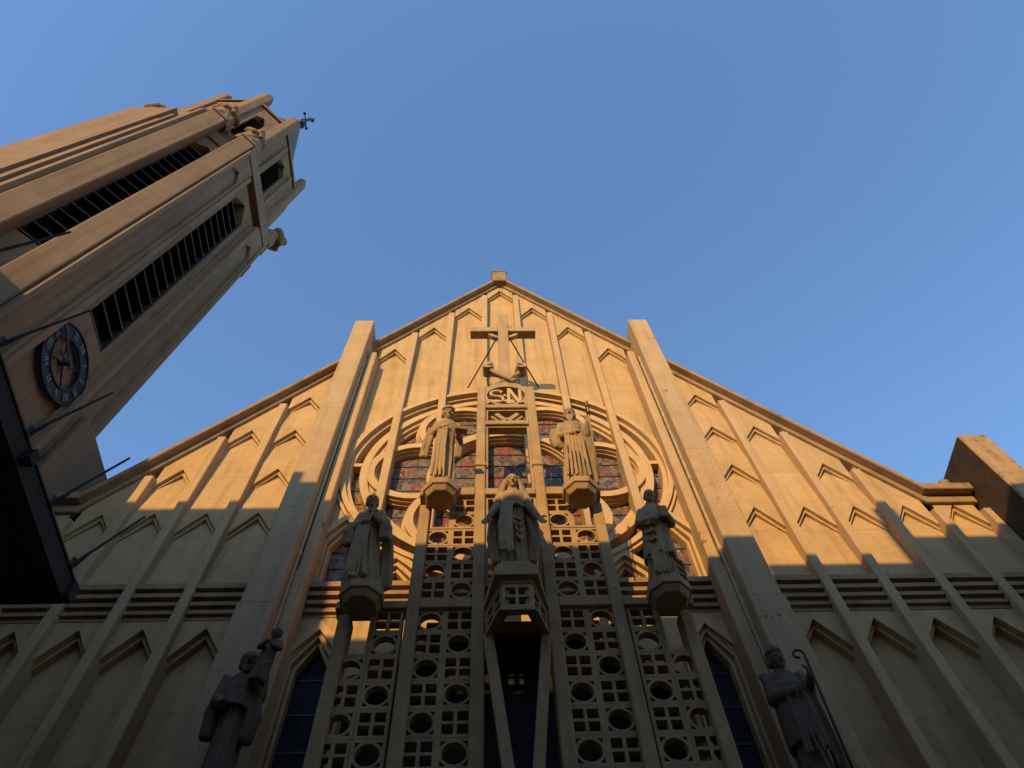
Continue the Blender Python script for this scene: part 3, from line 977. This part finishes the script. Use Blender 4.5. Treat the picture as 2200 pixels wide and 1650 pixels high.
def saint_beard():
    H = 1.923
    t = statue("statue", "bearded saint statue with a bird topped staff on the corbel right of the letters", H, (1.14, -1.693, 10.509), -.05)
    m = MB(); robe(m, H, PROF, 3, 37, wx=.92)
    P, R, k = head(m, H, (.0, -.02, .92), -.12, .12)
    arm(m, H, [(-.105, .01, .775), (-.160, -.02, .61), (-.02, -.115, .565)], [.046, .052, .030])
    hand(m, H, (-.01, -.12, .57), (.9, -.25, .2), (.1, .9, 0), .6)
    arm(m, H, [(.105, .01, .775), (.16, -.01, .63), (.175, -.07, .74)], [.042, .042, .030])
    hand(m, H, (.175, -.075, .77), (.0, -.2, 1), (0, -1, 0), 1.2)
    drape(m, H, [(-.17, -.02, .68), (-.19, -.03, .58), (-.165, -.05, .46)], .06, .04, 4, .036, 3)
    drape(m, H, [(0, -.10, .58), (0, -.118, .4), (0, -.135, .15), (0, -.145, .02)], .16, .22, 6, .015, 6)
    drape(m, H, [(.16, .0, .66), (.165, .0, .45), (.16, 0, .2), (.155, 0, .03)], .05, .06, 9, .026, 3)
    squeeze(m, H, 0.88)
    remesh(m, "figure", M_STATUE, t, .0095)
    v = MB(); cap_hair(v, H, P, R, k, 1.02)
    for i in range(5):
        x = (i - 2) * .012
        v.capsule(P(x * 1.1, -.036, -.045), P(x * .6, -.052, -.105 - (2 - abs(i - 2)) * .012), .015 * k, .008 * k, 10)
    for s in (-1, 1): v.capsule(P(s * .036, -.012, -.02), P(s * .02, -.036, -.06), .014 * k, .014 * k, 10)
    remesh(v, "beard_and_hair", M_STATUE, t, .0095)
    s_ = MB(); s_.tube([(.175 * H, -.09 * H, .02 * H), (.175 * H, -.09 * H, .93 * H)], .016, 8)
    s_.ell((.175 * H, -.09 * H, .955 * H), (.022 * H, .03 * H, .022 * H)); s_.ell((.178 * H, -.115 * H, .975 * H), (.013 * H, .013 * H, .013 * H)); s_.capsule(Vector((.18, -.06, .955)) * H, Vector((.195, -.02, .965)) * H, .02 * H, .006 * H)
    s_.build("staff", M_STATUE, t, smooth=True)
    return t


def friar():
    H = 1.673
    t = statue("statue", "young friar statue clasping hands to his chest, lowest corbel on the left", H, (-2.1, -1.789, 8.0), -.15)
    m = MB(); robe(m, H, PROF, 3, 41, wx=.95)
    P, R, k = head(m, H, (.005, -.02, .922), .35, .05)
    arm(m, H, [(-.105, .01, .775), (-.160, -.03, .61), (-.02, -.115, .62)], [.046, .052, .032])
    hand(m, H, (-.01, -.12, .625), (.8, -.1, .4), (.1, 1, 0), .5)
    arm(m, H, [(.105, .01, .775), (.160, -.03, .62), (.065, -.12, .66)], [.046, .052, .032])
    hand(m, H, (.06, -.125, .665), (-.7, -.1, .5), (-.1, 1, 0), .5)
    for s in (-1, 1):
        drape(m, H, [(s * .16, -.04, .66), (s * .19, -.05, .56), (s * .19, -.05, .46)], .07, .07, 4 + s, .034, 3)
        drape(m, H, [(s * .15, .03, .70), (s * .185, .05, .5), (s * .195, .05, .25), (s * .19, .05, .02)], .06, .08, 14 + s, .032, 3)
    drape(m, H, [(-.03, -.10, .62), (-.05, -.12, .4), (-.06, -.135, .15), (-.07, -.15, .02)], .11, .18, 6, .016, 5)
    arm(m, H, [(-.115, 0, .61), (-.03, -.092, .605), (.05, -.09, .605), (.115, 0, .61)], [.014] * 4)
    m.capsule(Vector((.05, -.15, .04)) * H, Vector((.055, -.20, .015)) * H, .03 * H, .022 * H); m.capsule(Vector((-.06, -.14, .04)) * H, Vector((-.075, -.19, .015)) * H, .03 * H, .022 * H)
    squeeze(m, H, 0.84)
    remesh(m, "figure", M_STATUE, t, .0095)
    v = MB(); cap_hair(v, H, P, R, k, 1.03); remesh(v, "hair", M_STATUE, t, .0095)
    c = MB(); c.bar(Vector((.03, -.155, .58)) * H, Vector((.075, -.14, .76)) * H, .022 * H, .014 * H, (0, 1, 0)); c.bar(Vector((.02, -.148, .715)) * H, Vector((.108, -.148, .69)) * H, .020 * H, .014 * H, (0, 1, 0))
    c.build("hand_cross", M_STATUE, t)
    return t


def canon():
    H = 1.702
    t = statue("statue", "bald cleric statue in a short cape over pleated lace, lowest corbel on the right", H, (2.073, -1.789, 8.0), .05)
    m = MB(); robe(m, H, PROF, 3, 53, wx=.95)
    P, R, k = head(m, H, (.0, -.02, .925), -.35, -.05)
    # short cape
    robe(m, H, [(.60, .165, .118, 0, -.008, .05), (.66, .160, .114, 0, -.005, .04), (.74, .138, .098, 0, .004, .02), (.79, .10, .072, 0, .012, 0), (.83, .055, .054, 0, .01, 0)], 2, 5)
    arm(m, H, [(-.11, .01, .75), (-.155, -.03, .60), (-.05, -.135, .575)], [.046, .05, .032]); hand(m, H, (-.04, -.14, .58), (.8, -.1, .2), (.1, .9, 0), .6)
    arm(m, H, [(.11, .01, .75), (.16, -.03, .62), (.09, -.145, .615)], [.046, .05, .032]); hand(m, H, (.085, -.15, .62), (-.6, -.2, .6), (0, 1, 0), .7)
    # pleated surplice to the knees with zigzag lace hem
    robe(m, H, [(.24, .172, .145, 0, 0, .16), (.40, .155, .128, 0, 0, .14), (.60, .125, .100, 0, 0, .06)], 3, 8)
    for i in range(5):
        z = .56 - .085 * i
        arm(m, H, [(-.135, -.06, z), (-.09, -.118, z - .028), (-.075, -.12, z + .008), (-.045, -.128, z - .032)], [.011, .015, .012, .010])
    drape(m, H, [(-.06, -.12, .30), (-.06, -.135, .15), (-.06, -.145, .02)], .1, .12, 6, .016, 4)
    for i, z in enumerate((.22, .15, .09)): arm(m, H, [(.12, -.05, z), (.17, -.03, z - .02), (.205, .0, z - .05)], [.022, .024, .016])
    squeeze(m, H, 0.88)
    remesh(m, "figure", M_STATUE, t, .0095)
    b = MB(); b.obox(Vector((.05, -.165, .635)) * H, Vector((1, .2, .2)).normalized(), Vector((-.2, 1, 0)).normalized(), Vector((-.2, 0, 1)).normalized(), .045 * H, .014 * H, .06 * H)
    b.build("book", M_STATUE, t, bevel=.01)
    return t


def child_bearer():
    H = 1.98
    t = statue("statue", "dark cloaked saint statue carrying a small child by the left buttress", H, (-3.47, -1.12, 5.32), .0, lean=.12)
    m = MB(); robe(m, H, PROF, 3, 61, wx=.95)
    P, R, k = head(m, H, (.0, -.02, .92), .25, .0)
    robe(m, H, [(.56, .165, .125, 0, -.01, .06), (.70, .160, .118, 0, 0, .04), (.79, .125, .085, 0, .008, .0), (.835, .06, .058, 0, .005, 0)], 2, 15)
    arm(m, H, [(-.125, 0, .785), (-.175, -.03, .63), (-.10, -.13, .56)], [.052, .056, .036]); hand(m, H, (-.09, -.14, .555), (.7, -.3, -.1), (0, .6, .6), .6)
    arm(m, H, [(.125, 0, .785), (.19, -.03, .67), (.15, -.13, .74)], [.052, .054, .036]); hand(m, H, (.15, -.14, .75), (.1, -.3, .8), (0, 1, 0), .6)
    drape(m, H, [(-.16, -.03, .66), (-.19, -.03, .55), (-.18, -.03, .42)], .06, .05, 3, .036, 3)
    drape(m, H, [(.15, -.05, .66), (.19, -.05, .5), (.17, -.04, .38)], .07, .06, 5, .04, 3)
    squeeze(m, H, 0.7)
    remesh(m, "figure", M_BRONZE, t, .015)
    v = MB(); cap_hair(v, H, P, R, k, 1.08)
    for i in range(5): v.capsule(P((i - 2) * .012, -.036, -.045), P((i - 2) * .007, -.045, -.085), .014 * k, .009 * k, 8)
    remesh(v, "hair_and_beard", M_BRONZE, t, .014)
    c = MB()
    robe(c, .78, PROF, 2, 4)
    P, R, k = head(c, .78, (0, -.02, .93), -.3, 0, 1.45)
    cap_hair(c, .78, P, R, k, 1.0)
    for s in (-1, 1):
        arm(c, .78, [(s * .11, 0, .76), (s * .17, -.05, .62), (s * .07, -.16, .60)], [.06, .05, .04]); hand(c, .78, (s * .06, -.17, .60), (-s * .4, -.6, .3), (0, 1, 0), .5, 1.2)
    o = remesh(c, "child", M_BRONZE, t, .014); o.location = (.115 * H, -.12 * H, .70 * H); o.rotation_euler = (0, .12, 0)
    return t


def bishop():
    H = 1.92
    t = statue("statue", "dark mitred bishop statue holding a curled crosier by the right buttress", H, (3.38, -1.12, 5.27), -.1, lean=.12)
    m = MB(); robe(m, H, PROF, 3, 71, wx=.95)
    P, R, k = head(m, H, (.0, -.02, .915), .2, .05)
    robe(m, H, [(.30, .175, .135, 0, -.005, .09), (.50, .178, .130, 0, -.01, .07), (.70, .158, .112, 0, 0, .04), (.79, .12, .08, 0, .008, .0), (.835, .06, .058, 0, .005, 0)], 3, 25)
    arm(m, H, [(-.125, 0, .785), (-.175, -.04, .63), (-.02, -.15, .60)], [.052, .056, .036]); hand(m, H, (-.01, -.155, .605), (.9, -.1, .1), (0, .8, .3), .7)
    arm(m, H, [(.125, 0, .785), (.19, -.03, .66), (.185, -.14, .70)], [.052, .05, .034]); hand(m, H, (.185, -.145, .705), (-.3, -.6, .6), (0, .6, -.4), 1.3)
    drape(m, H, [(0, -.13, .58), (.0, -.145, .4), (0, -.15, .2)], .14, .20, 6, .016, 5)
    drape(m, H, [(.16, -.05, .64), (.18, -.05, .45), (.2, -.04, .25), (.2, -.04, .12)], .06, .08, 6, .022, 4)
    squeeze(m, H, 0.7)
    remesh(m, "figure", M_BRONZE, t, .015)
    v = MB(); v.ell(P(0, .01, .055), [.052 * k, .058 * k, .035 * k], 18, 8, R); v.capsule(P(0, -.005, .06), P(0, .0, .105), .042 * k, .012 * k); cap_hair(v, H, P, R, k, .96)
    remesh(v, "mitre", M_BRONZE, t, .014)
    s_ = MB(); pts = [(.145, -.16, .02), (.145, -.16, .80)]
    for i in range(12):
        a = pi - i * 2 * pi * .8 / 11; r_ = .042 - .002 * i
        pts.append((.103 + r_ * cos(a - pi) * 1.0, -.16, .84 + r_ * sin(pi - a) + .012))
    s_.tube([Vector(q) * H for q in pts], .018, 8)
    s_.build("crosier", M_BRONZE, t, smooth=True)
    return t


woman(); saint_cap(); saint_beard(); friar(); canon(); child_bearer(); bishop()
# brackets for the two low statues belong to the church
for x, z in ((-3.47, 5.32), (3.38, 5.27)):
    part(corbel(x, -1.14, z, .34, .3, -.74), "bracket", M_BUTT, bevel=.012)

# ------------------------------------------------------------------ bell tower
TC = Vector((-12.3, -2.2, 0)); TA, TH = 3.3, 1.8       # apothem of the main faces, half their length
tower = thing("bell_tower", "tall octagonal stone bell tower with louvred openings and corner pinnacles", "bell tower", (TC.x, TC.y, GROUND))
def tpart(mb, name, mat=M_TOWER, parent=None, **k):
    o = mb.build(name, mat, None, **k)
    if parent: o.parent = parent
    else:
        o.parent = tower; o.matrix_parent_inverse = Matrix.Translation(-Vector(tower.location))
    return o


WS = 1.0                                                # the plan is shorter across than deep


def octo(ins):
    a = TA - ins; h = TH - ins * math.tan(radians(22.5))
    P_ = [(a, -h), (a, h), (h, a), (-h, a), (-a, h), (-a, -h), (-h, -a), (h, -a)]
    return [(TC.x + x + (WS if x < 0 else 0), TC.y + y) for x, y in P_]


def face(i):
    """frame of face i: i=0 +x, 1 diagonal +x+y, 2 +y ... 7 diagonal +x-y; returns matrix local(u, -n, z)->world"""
    th = i * pi / 4
    n = Vector((cos(th), sin(th), 0)); t = Vector((-sin(th), cos(th), 0))
    ap = TA if i % 2 == 0 else (TA + TH) / sqrt(2)
    o = Vector((TC.x + {2: WS / 2, 6: WS / 2, 3: WS, 4: WS, 5: WS}.get(i, 0), TC.y, 0)) + n * ap
    mt = Matrix((t, -n, Vector((0, 0, 1)))).transposed().to_4x4(); mt.translation = o
    return mt


sh = MB()
sh.vprism(octo(1.30), GROUND, 29.2)
sh.vprism(octo(.55), 28.9, 36.4) if False else None
CORE = octo(.95)
top_in = .66
sh2 = MB()
for i in range(8):
    mt = face(i); main = i % 2 == 0
    hl = (TH - WS / 2 if i in (2, 6) else TH) if main else (TA - TH) / sqrt(2)
    W = MB()
    def pointed(u, hw, zb, zt, dr): return [(u - hw, zb), (u + hw, zb), (u + hw, zt - dr), (u, zt), (u - hw, zt - dr)]
    if i in (2, 6):
        W.plate([(-1.3, GROUND), (1.3, GROUND), (1.3, 29.75), (-1.3, 29.75)], [], .24, .7)
        e = 1 if i == 6 else -1
        for a, b, y_, zt in ((-1.3, .30, .0, 28.9), (.46, .58, .06, 26.6), (.66, .78, .02, 27.4), (.90, 1.0, .10, 28.2), (1.14, 1.3, .0, 28.9)):
            W.box(min(e * a, e * b), max(e * a, e * b), y_, .3, GROUND, zt)
        hw0, y0 = .3, .5; zb0, zt0, dr0 = 16.1, 28.0, .75
    elif main:
        # field wall with the louvred opening, panels at each side
        W.plate([(-1.06, GROUND), (1.06, GROUND), (1.06, 28.9), (-1.06, 28.9)], [pointed(0, .52, 16.1, 28.0, .75)], .33, .75)
        for s in (-1, 1):
            a, b = .98, 1.72
            W.plate([(s * a, GROUND), (s * b, GROUND), (s * b, 28.6), (s * a, 28.6)], [pointed(s * (a + b) / 2, .28, GROUND + 1, 27.2, .45)], .10, .32)
            W.box(min(s * a, s * b), max(s * a, s * b), .22, .4, GROUND, 28.55)
            W.box(min(s * 1.715, s * 1.83), max(s * 1.715, s * 1.83), .02, .6, GROUND, 28.7)
            # roll mouldings framing the field
            W.box(min(s * .84, s * .975), max(s * .84, s * .975), .03, .34, GROUND, 28.2)
            W.box(min(s * .74, s * .838), max(s * .74, s * .838), .20, .34, GROUND, 28.0)
        W.box(-1.8, 1.8, .06, .7, 28.6, 29.35)
        W.box(-1.72, 1.72, .14, .7, 29.35, 29.75)
        hw0, y0 = .52, .52; zb0, zt0, dr0 = 16.1, 28.0, .75
    else:
        W.plate([(-hl, GROUND), (hl, GROUND), (hl, 28.9), (-hl, 28.9)], [pointed(.0, .40, 16.1, 27.6, .55)], .58, .95)
        hw0, y0 = .40, .75; zb0, zt0, dr0 = 16.1, 27.6, .55
        for s in (-1, 1):
            P_ = MB()
            a, b = .36, .92
            P_.box(min(s * a, s * b), max(s * a, s * b), .0, .9, GROUND, 29.4)
            P_.box(min(s * (a - .04), s * (b + .04)), max(s * (a - .04), s * (b + .04)), -.05, .9, 29.4, 29.6)
            P_.xf(mt); tpart(P_, "pilaster", bevel=.03)
        W.box(-.36, .36, .5, .95, 28.3, 29.3)
    W.xf(mt); sh2.add(W.v, W.f)
    # lower louvres
    if i in (0, 7, 1, 5):
        fr = MB()
        for s in (-1, 1): fr.box(min(s * (hw0 - .04), s * (hw0 + .001)), max(s * (hw0 - .04), s * (hw0 + .001)), y0 - .163, y0 + .3, zb0, zt0 - dr0)  # black liners over the jambs paint the shade inside the opening
        fr.box(-hw0, hw0, y0 + .38, y0 + .40, zb0 - .05, zt0 + .05)  # black backing sheet, also painted shade
        fr.xf(mt); fo = tpart(fr, "louvre_window", M_SHADE)
        sl = MB(); nsl = 19
        for j in range(nsl):
            z = zb0 + .1 + j * (zt0 - dr0 - zb0) / nsl
            sl.add([(-hw0 + .03, y0 - .14, z), (hw0 - .03, y0 - .14, z), (hw0 - .03, y0 + .18, z + .30), (-hw0 + .03, y0 + .18, z + .30),
                    (-hw0 + .03, y0 - .14, z + .035), (hw0 - .03, y0 - .14, z + .035), (hw0 - .03, y0 + .18, z + .335), (-hw0 + .03, y0 + .18, z + .335)],
                   [(0, 1, 2, 3), (4, 7, 6, 5), (0, 4, 5, 1), (1, 5, 6, 2), (2, 6, 7, 3), (3, 7, 4, 0)])
        sl.xf(mt); nb = len(sl.f); lp = MB()
        for j in range(nsl):
            z = zb0 + .1 + j * (zt0 - dr0 - zb0) / nsl
            lp.box(-hw0 + .03, hw0 - .03, y0 - .16, y0 - .142, z - .005, z + .04)  # strip in a paler tone paints each blade's lit edge
        lp.xf(mt); sl.add(lp.v, lp.f)
        so = tpart(sl, "slats", M_BLADE, fo); so.data.materials.append(M_LIT_EDGE)
        for p_ in so.data.polygons:
            if p_.index >= nb: p_.material_index = 1
    # upper stage
    U = MB(); y_in = top_in
    hl2 = ((TH - WS / 2 if i in (2, 6) else TH) if main else (TA - TH) / sqrt(2)) - top_in * math.tan(radians(22.5))
    ho, zo0, zo1, do = (.42, 30.7, 35.4, .5) if main else (.28, 30.7, 35.2, .4)
    U.plate([(-hl2, 28.8), (hl2, 28.8), (hl2, 36.6), (-hl2, 36.6)], [pointed(0, ho, zo0, zo1, do)], y_in, y_in + .35)
    if main:
        for s in (-1, 1):
            U.box(min(s * .62, s * .74), max(s * .62, s * .74), y_in - .12, y_in + .1, 29.75, 36.0)
    U.box(-hl2 - .02, hl2 + .02, y_in - .10, y_in + .2, 36.35, 36.62)
    U.xf(mt); sh2.add(U.v, U.f)
    if i in (0, 6, 7, 1, 5):
        fr = MB(); fr.box(-ho, ho, y_in + .36, y_in + .38, zo0 - .05, zo1 + .05); fr.xf(mt); fo = tpart(fr, "louvre_window", M_SHADE)  # backing sheet painted black for the shade behind the slats
        sl = MB()
        for j in range(11):
            z = zo0 + .1 + j * (zo1 - do - zo0) / 11
            sl.add([(-ho, y_in + .10, z), (ho, y_in + .10, z), (ho, y_in + .33, z + .2), (-ho, y_in + .33, z + .2),
                    (-ho, y_in + .10, z + .03), (ho, y_in + .10, z + .03), (ho, y_in + .33, z + .23), (-ho, y_in + .33, z + .23)],
                   [(0, 1, 2, 3), (4, 7, 6, 5), (0, 4, 5, 1), (1, 5, 6, 2), (2, 6, 7, 3), (3, 7, 4, 0)])
        sl.xf(mt); tpart(sl, "slats", M_BLADE, fo)
sh.add(sh2.v, sh2.f)
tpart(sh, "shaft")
# corner pinnacles: wedge bars on the corners of the upper stage
oc_i = octo(top_in - .10)
for i in range(8):
    x, y = oc_i[i]
    rad = Vector((x - TC.x, y - TC.y, 0)).normalized(); tn = Vector((-rad.y, rad.x, 0))
    P_ = MB()
    pl = [Vector((x, y, 0)) + rad * a + tn * b for a, b in ((.06, 0), (-.07, .27), (-.40, .27), (-.40, -.27), (-.07, -.27))]
    P_.vprism([(q.x, q.y) for q in pl], 30.2, 38.2)
    tp = [Vector((x, y, 0)) + rad * a + tn * b for a, b in ((-.06, 0), (-.12, .18), (-.36, .18), (-.36, -.18), (-.12, -.18))]
    P_.vprism([(q.x, q.y) for q in pl], 38.2, 38.85, [(q.x, q.y) for q in tp])
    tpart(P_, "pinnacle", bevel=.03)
rf = MB()
def oc3(ins, z): return [(x, y, z) for x, y in octo(ins)]
lev = [(top_in + .05, 36.62), (top_in + .5, 37.4), (3.22, 48.2)]
o0 = 0
for ins, z in lev: rf.v += oc3(ins, z) if ins < 3 else [(TC.x + WS / 2 + .08 * cos(k * pi / 4 - pi / 8), TC.y + .08 * sin(k * pi / 4 - pi / 8), z) for k in range(8)]
for j in range(len(lev) - 1):
    for k in range(8):
        k2 = (k + 1) % 8
        rf.f.append((j * 8 + k, j * 8 + k2, (j + 1) * 8 + k2, (j + 1) * 8 + k))
rf.f.append(tuple(range(8))[::-1]); rf.f.append(tuple((len(lev) - 1) * 8 + k for k in range(8)))
tpart(rf, "roof", M_ROOF)
# lower annex behind the shaft
m = MB(); m.box(-12.6, -9.03, -.9, 8, GROUND, 14.5)
tpart(m, "annex")

vane = thing("weather_vane", "small iron weather vane with cross arms on the tower tip", "weather vane", (TC.x + WS / 2, TC.y, 48.0))
m = MB(); m.tube([(0, 0, 0), (0, 0, 3.2)], .06, 8); m.build("rod", M_IRON, vane)
m = MB(); m.ell((0, 0, .6), (.28, .28, .28)); m.build("ball", M_IRON, vane, smooth=True)
m = MB(); m.bar((-.45, 0, 1.9), (.45, 0, 1.9), .05, .05); m.bar((0, -.45, 1.9), (0, .45, 1.9), .05, .05)
for x, y in ((-.45, 0), (.45, 0), (0, -.45), (0, .45)): m.box(x - .07, x + .07, y - .07, y + .07, 1.82, 1.98)
m.build("direction_arms", M_IRON, vane)
m = MB(); m.prism([(-.4, 2.6), (-.2, 2.8), (.1, 2.7), (.25, 3.0), (.4, 2.85), (.3, 2.6), (.05, 2.5)], -.03, .03); m.build("cockerel", M_IRON, vane)


def carved(label, i, s, seed, lean):
    """hunched winged carved figure standing on a pilaster of diagonal face i"""
    mt = face(i)
    p = mt @ Vector((s * .64, .40, 29.6))
    t = thing("carved_figure", label, "statue", p, "carved figures on the tower pilasters"); t.rotation_euler = (0, 0, i * pi / 4 + pi / 2)
    m = MB()
    pr = [(0, .46, .40, 0, 0, .10), (.10, .50, .44, 0, 0, .12), (.75, .44, .40, 0, -lean * .2, .10), (1.15, .40, .36, 0, -lean * .5, .04), (1.3, .30, .28, 0, -lean * .7, 0)]
    robe(m, 1.0, pr, 2, seed, 80)
    m.ell((0, -.05 - lean * .8, 1.35), (.40, .34, .36))
    for sx in (-1, 1):
        m.ell((sx * .32, -.02 - lean * .7, 1.40), (.20, .22, .24))
        m.capsule((sx * .34, -.14 - lean * .7, 1.30), (sx * .16, -.34 - lean * .7, 1.02), .16, .13)
        hand(m, 2.0, (sx * .06, -.19 - lean * .35, .52), (-sx * .3, -.2, .8), (0, 1, 0), .5, 1.2)
        for q_ in range(3):
            m.ell((sx * (.34 + .07 * q_), .22 + .03 * q_, 1.15 - .12 * q_), (.10, .08, .55 - .07 * q_), 12, 8, Matrix.Rotation(-sx * (.12 + .12 * q_), 3, 'Y'))
    head(m, 2.0, (0, -.10 - lean * .55, .88), 0, .5, 1.35)
    m.ell((0, -.14 - lean * 1.05, 1.83), (.19, .20, .15))
    remesh(m, "figure", M_TOWER, t, .02, 2)
    return t
carved("carved winged figure on the lit tower corner, nearest the dark clock side", 7, 1, 3, .12)
carved("carved winged figure on the far edge of the lit louvred tower face", 7, -1, 4, .12)
carved("carved figure at the left outline of the tower above grooved mouldings", 5, 1, 5, .05)
carved("carved leaning figure jutting from the shaded right outline of the tower", 1, -1, 6, .5)

# ------------------------------------------------------------------ clock on the tower
mt = face(0)
ck = thing("clock", "round skeleton clock with pale Roman numerals on the shaded tower face", "clock", mt @ Vector((0, .30, 14.45)))
ck.rotation_euler = (0, 0, pi / 2)
def kpart(mb, name, mat): return mb.build(name, mat, ck)
m = MB(); m.ring(0, 0, .85, .885, -.14, -.09, n=64); m.ring(0, 0, .535, .57, -.14, -.09, n=64); m.ring(0, 0, .57, .84, -.11, -.09, n=64)
kpart(m, "dial_ring", M_IRON)
NUM = ["XII", "I", "II", "III", "IIII", "V", "VI", "VII", "VIII", "IX", "X", "XI"]
for h in range(12):
    th = pi / 2 - h * pi / 6
    rv = Vector((cos(th), 0, sin(th))); tv = Vector((sin(th), 0, -cos(th)))
    m = MB(); s = NUM[h]; wd = {'I': .05, 'V': .10, 'X': .11}
    tot = sum(wd[c_] for c_ in s); x = -tot / 2
    for c_ in s:
        w_ = wd[c_]; xc = x + w_ / 2
        def pt(u, r_): return rv * r_ + tv * u + Vector((0, -.125, 0))
        if c_ == 'I': m.bar(pt(xc, .62), pt(xc, .79), .022, .02, (0, 1, 0))
        if c_ == 'V':
            m.bar(pt(xc - .035, .79), pt(xc, .62), .022, .02, (0, 1, 0)); m.bar(pt(xc + .035, .79), pt(xc, .62), .014, .02, (0, 1, 0))
        if c_ == 'X':
            m.bar(pt(xc - .035, .79), pt(xc + .035, .62), .022, .02, (0, 1, 0)); m.bar(pt(xc + .035, .79), pt(xc - .035, .62), .014, .022, (0, 1, 0))
        x += w_
    kpart(m, "numeral", M_NUM)
for name, ang, L_, w_ in (("hour_hand", 205, .42, .09), ("minute_hand", 160, .74, .06)):
    th = radians(ang); rv = Vector((cos(th), 0, sin(th)))
    m = MB(); m.bar(rv * -.15 + Vector((0, -.19, 0)), rv * L_ + Vector((0, -.19, 0)), w_, .02, (0, 1, 0)); kpart(m, name, M_IRON)
m = MB(); m.tube([(0, .05, 0), (0, -.22, 0)], .05, 12)
for a in range(4):
    th = pi / 4 + a * pi / 2; rv = Vector((cos(th), 0, sin(th))); m.bar(rv * .05 + Vector((0, -.06, 0)), rv * .56 + Vector((0, -.10, 0)), .03, .03, (0, 1, 0)); m.bar(rv * .7 + Vector((0, -.1, 0)), rv * .7 + Vector((0, .05, 0)), .03, .03)
kpart(m, "bracket", M_IRON)

# ------------------------------------------------------------------ neighbouring house with the dark eave
hs = thing("neighbouring_house", "black timber eave of a neighbouring house at the left edge", "house", (-7.0, -12, GROUND))
def hpart(mb, name, mat, **k):
    o = mb.build(name, mat, None, **k); o.parent = hs; o.matrix_parent_inverse = Matrix.Translation(-Vector(hs.location)); return o
m = MB(); m.box(-8.9, -6.95, -24, -5.6, GROUND, 6.98); m.box(-8.55, -6.95, -5.6, -3.4, GROUND, 6.98); hpart(m, "wall", M_HOUSE)
m = MB()
for i in range(8): m.box(-5.44 - .2 * (i + 1) + .006, -5.44 - .2 * i, -24, -2.75, 6.90 - .004 * (i % 2), 6.96)
m.box(-8.55, -5.36, -24, -2.70, 6.98, 7.08)
m.box(-5.44, -5.35, -24, -2.68, 6.84, 7.11)
hpart(m, "roof_overhang", M_WOOD)
m = MB(); m.box(-7.6, -5.28, -2.80, -2.66, 6.86, 7.09); hpart(m, "beam", M_WOOD)
m = MB(); m.box(-6.9, -5.22, -4.66, -4.54, 6.90, 7.06); hpart(m, "beam", M_WOOD)
m = MB(); m.box(-6.9, -5.28, -6.9, -6.78, 6.86, 7.06); hpart(m, "beam", M_WOOD)
m = MB(); m.add([(-5.33, -24, 7.125), (-5.33, -2.64, 7.125), (-8.55, -2.64, 7.9), (-8.55, -24, 7.9), (-5.33, -24, 7.15), (-5.33, -2.64, 7.15), (-8.55, -2.64, 7.95), (-8.55, -24, 7.95)],
               [(0, 1, 2, 3), (4, 7, 6, 5), (0, 4, 5, 1), (1, 5, 6, 2), (2, 6, 7, 3), (3, 7, 4, 0)])
hpart(m, "roof", M_TILE)
FL = ["bare dark flagpole leaning across the lit tower louvres, highest of the row", "bare dark flagpole leaning across the tower just above the clock", "bare dark flagpole leaning across the tower just below the clock",
      "bare dark flagpole whose tip stands against the blue sky", "bare dark flagpole leaning across the church wall, lowest of the row"]
for (yb, lab) in zip((-6.75, -5.85, -4.80, -3.88, -2.98), FL):
    t = thing("flagpole", lab, "flagpole", (-5.34, yb, 7.20), "flagpoles along the dark eave")
    m = MB(); m.tube([(0, 0, -.03), (.49, 0, .90)], [.019, .014], 8); m.build("pole", M_IRON, t)
    m = MB(); m.tube([(.03, .0, -.04), (.03, .03, -.02), (.16, .0, .28)], .010, 6); m.box(-.012, .02, -.05, .05, -.08, .06); m.build("bracket", M_IRON, t)

# ------------------------------------------------------------------ houses across the street, behind the viewer: they throw the shadow
YO = -11.5
def wx(x): return x + .37 * YO
def wz(z): return z - .31 * YO
rows = [(-30, -3.75, 12.35, "tall"), (-3.75, -3.05, 12.0, "narrow"), (-3.05, 2.2, 8.85, "wide"), (2.2, 2.85, 9.25, "low"), (2.85, 4.6, 10.2, "slim"), (4.6, 7.25, 10.52, "broad"), (7.25, 7.70, 12.1, "turreted"), (7.70, 30, 11.35, "long")]
def block(label, pl, h, lip=.25):
    cx = sum(p_[0] for p_ in pl) / len(pl); cy = sum(p_[1] for p_ in pl) / len(pl)
    t = thing("terrace_house", label, "house", (cx, cy, GROUND), "houses across the street")
    q = [(x - cx, y - cy) for x, y in pl]
    m = MB(); m.vprism(q, 0, h - GROUND - lip); m.build("wall", M_HOUSE, t)
    m = MB(); m.vprism(q, h - GROUND - lip + .001, h - GROUND); m.build("roof", M_TILE, t)
for x0, x1, z, nm in rows:
    a, b, h = wx(x0), wx(x1) - .002, wz(z); d = 6.0
    block(f"{nm} cream terraced house across the street behind the viewer", [(a, YO), (a - .37 * d, YO - d), (b - .37 * d, YO - d), (b, YO)], h)
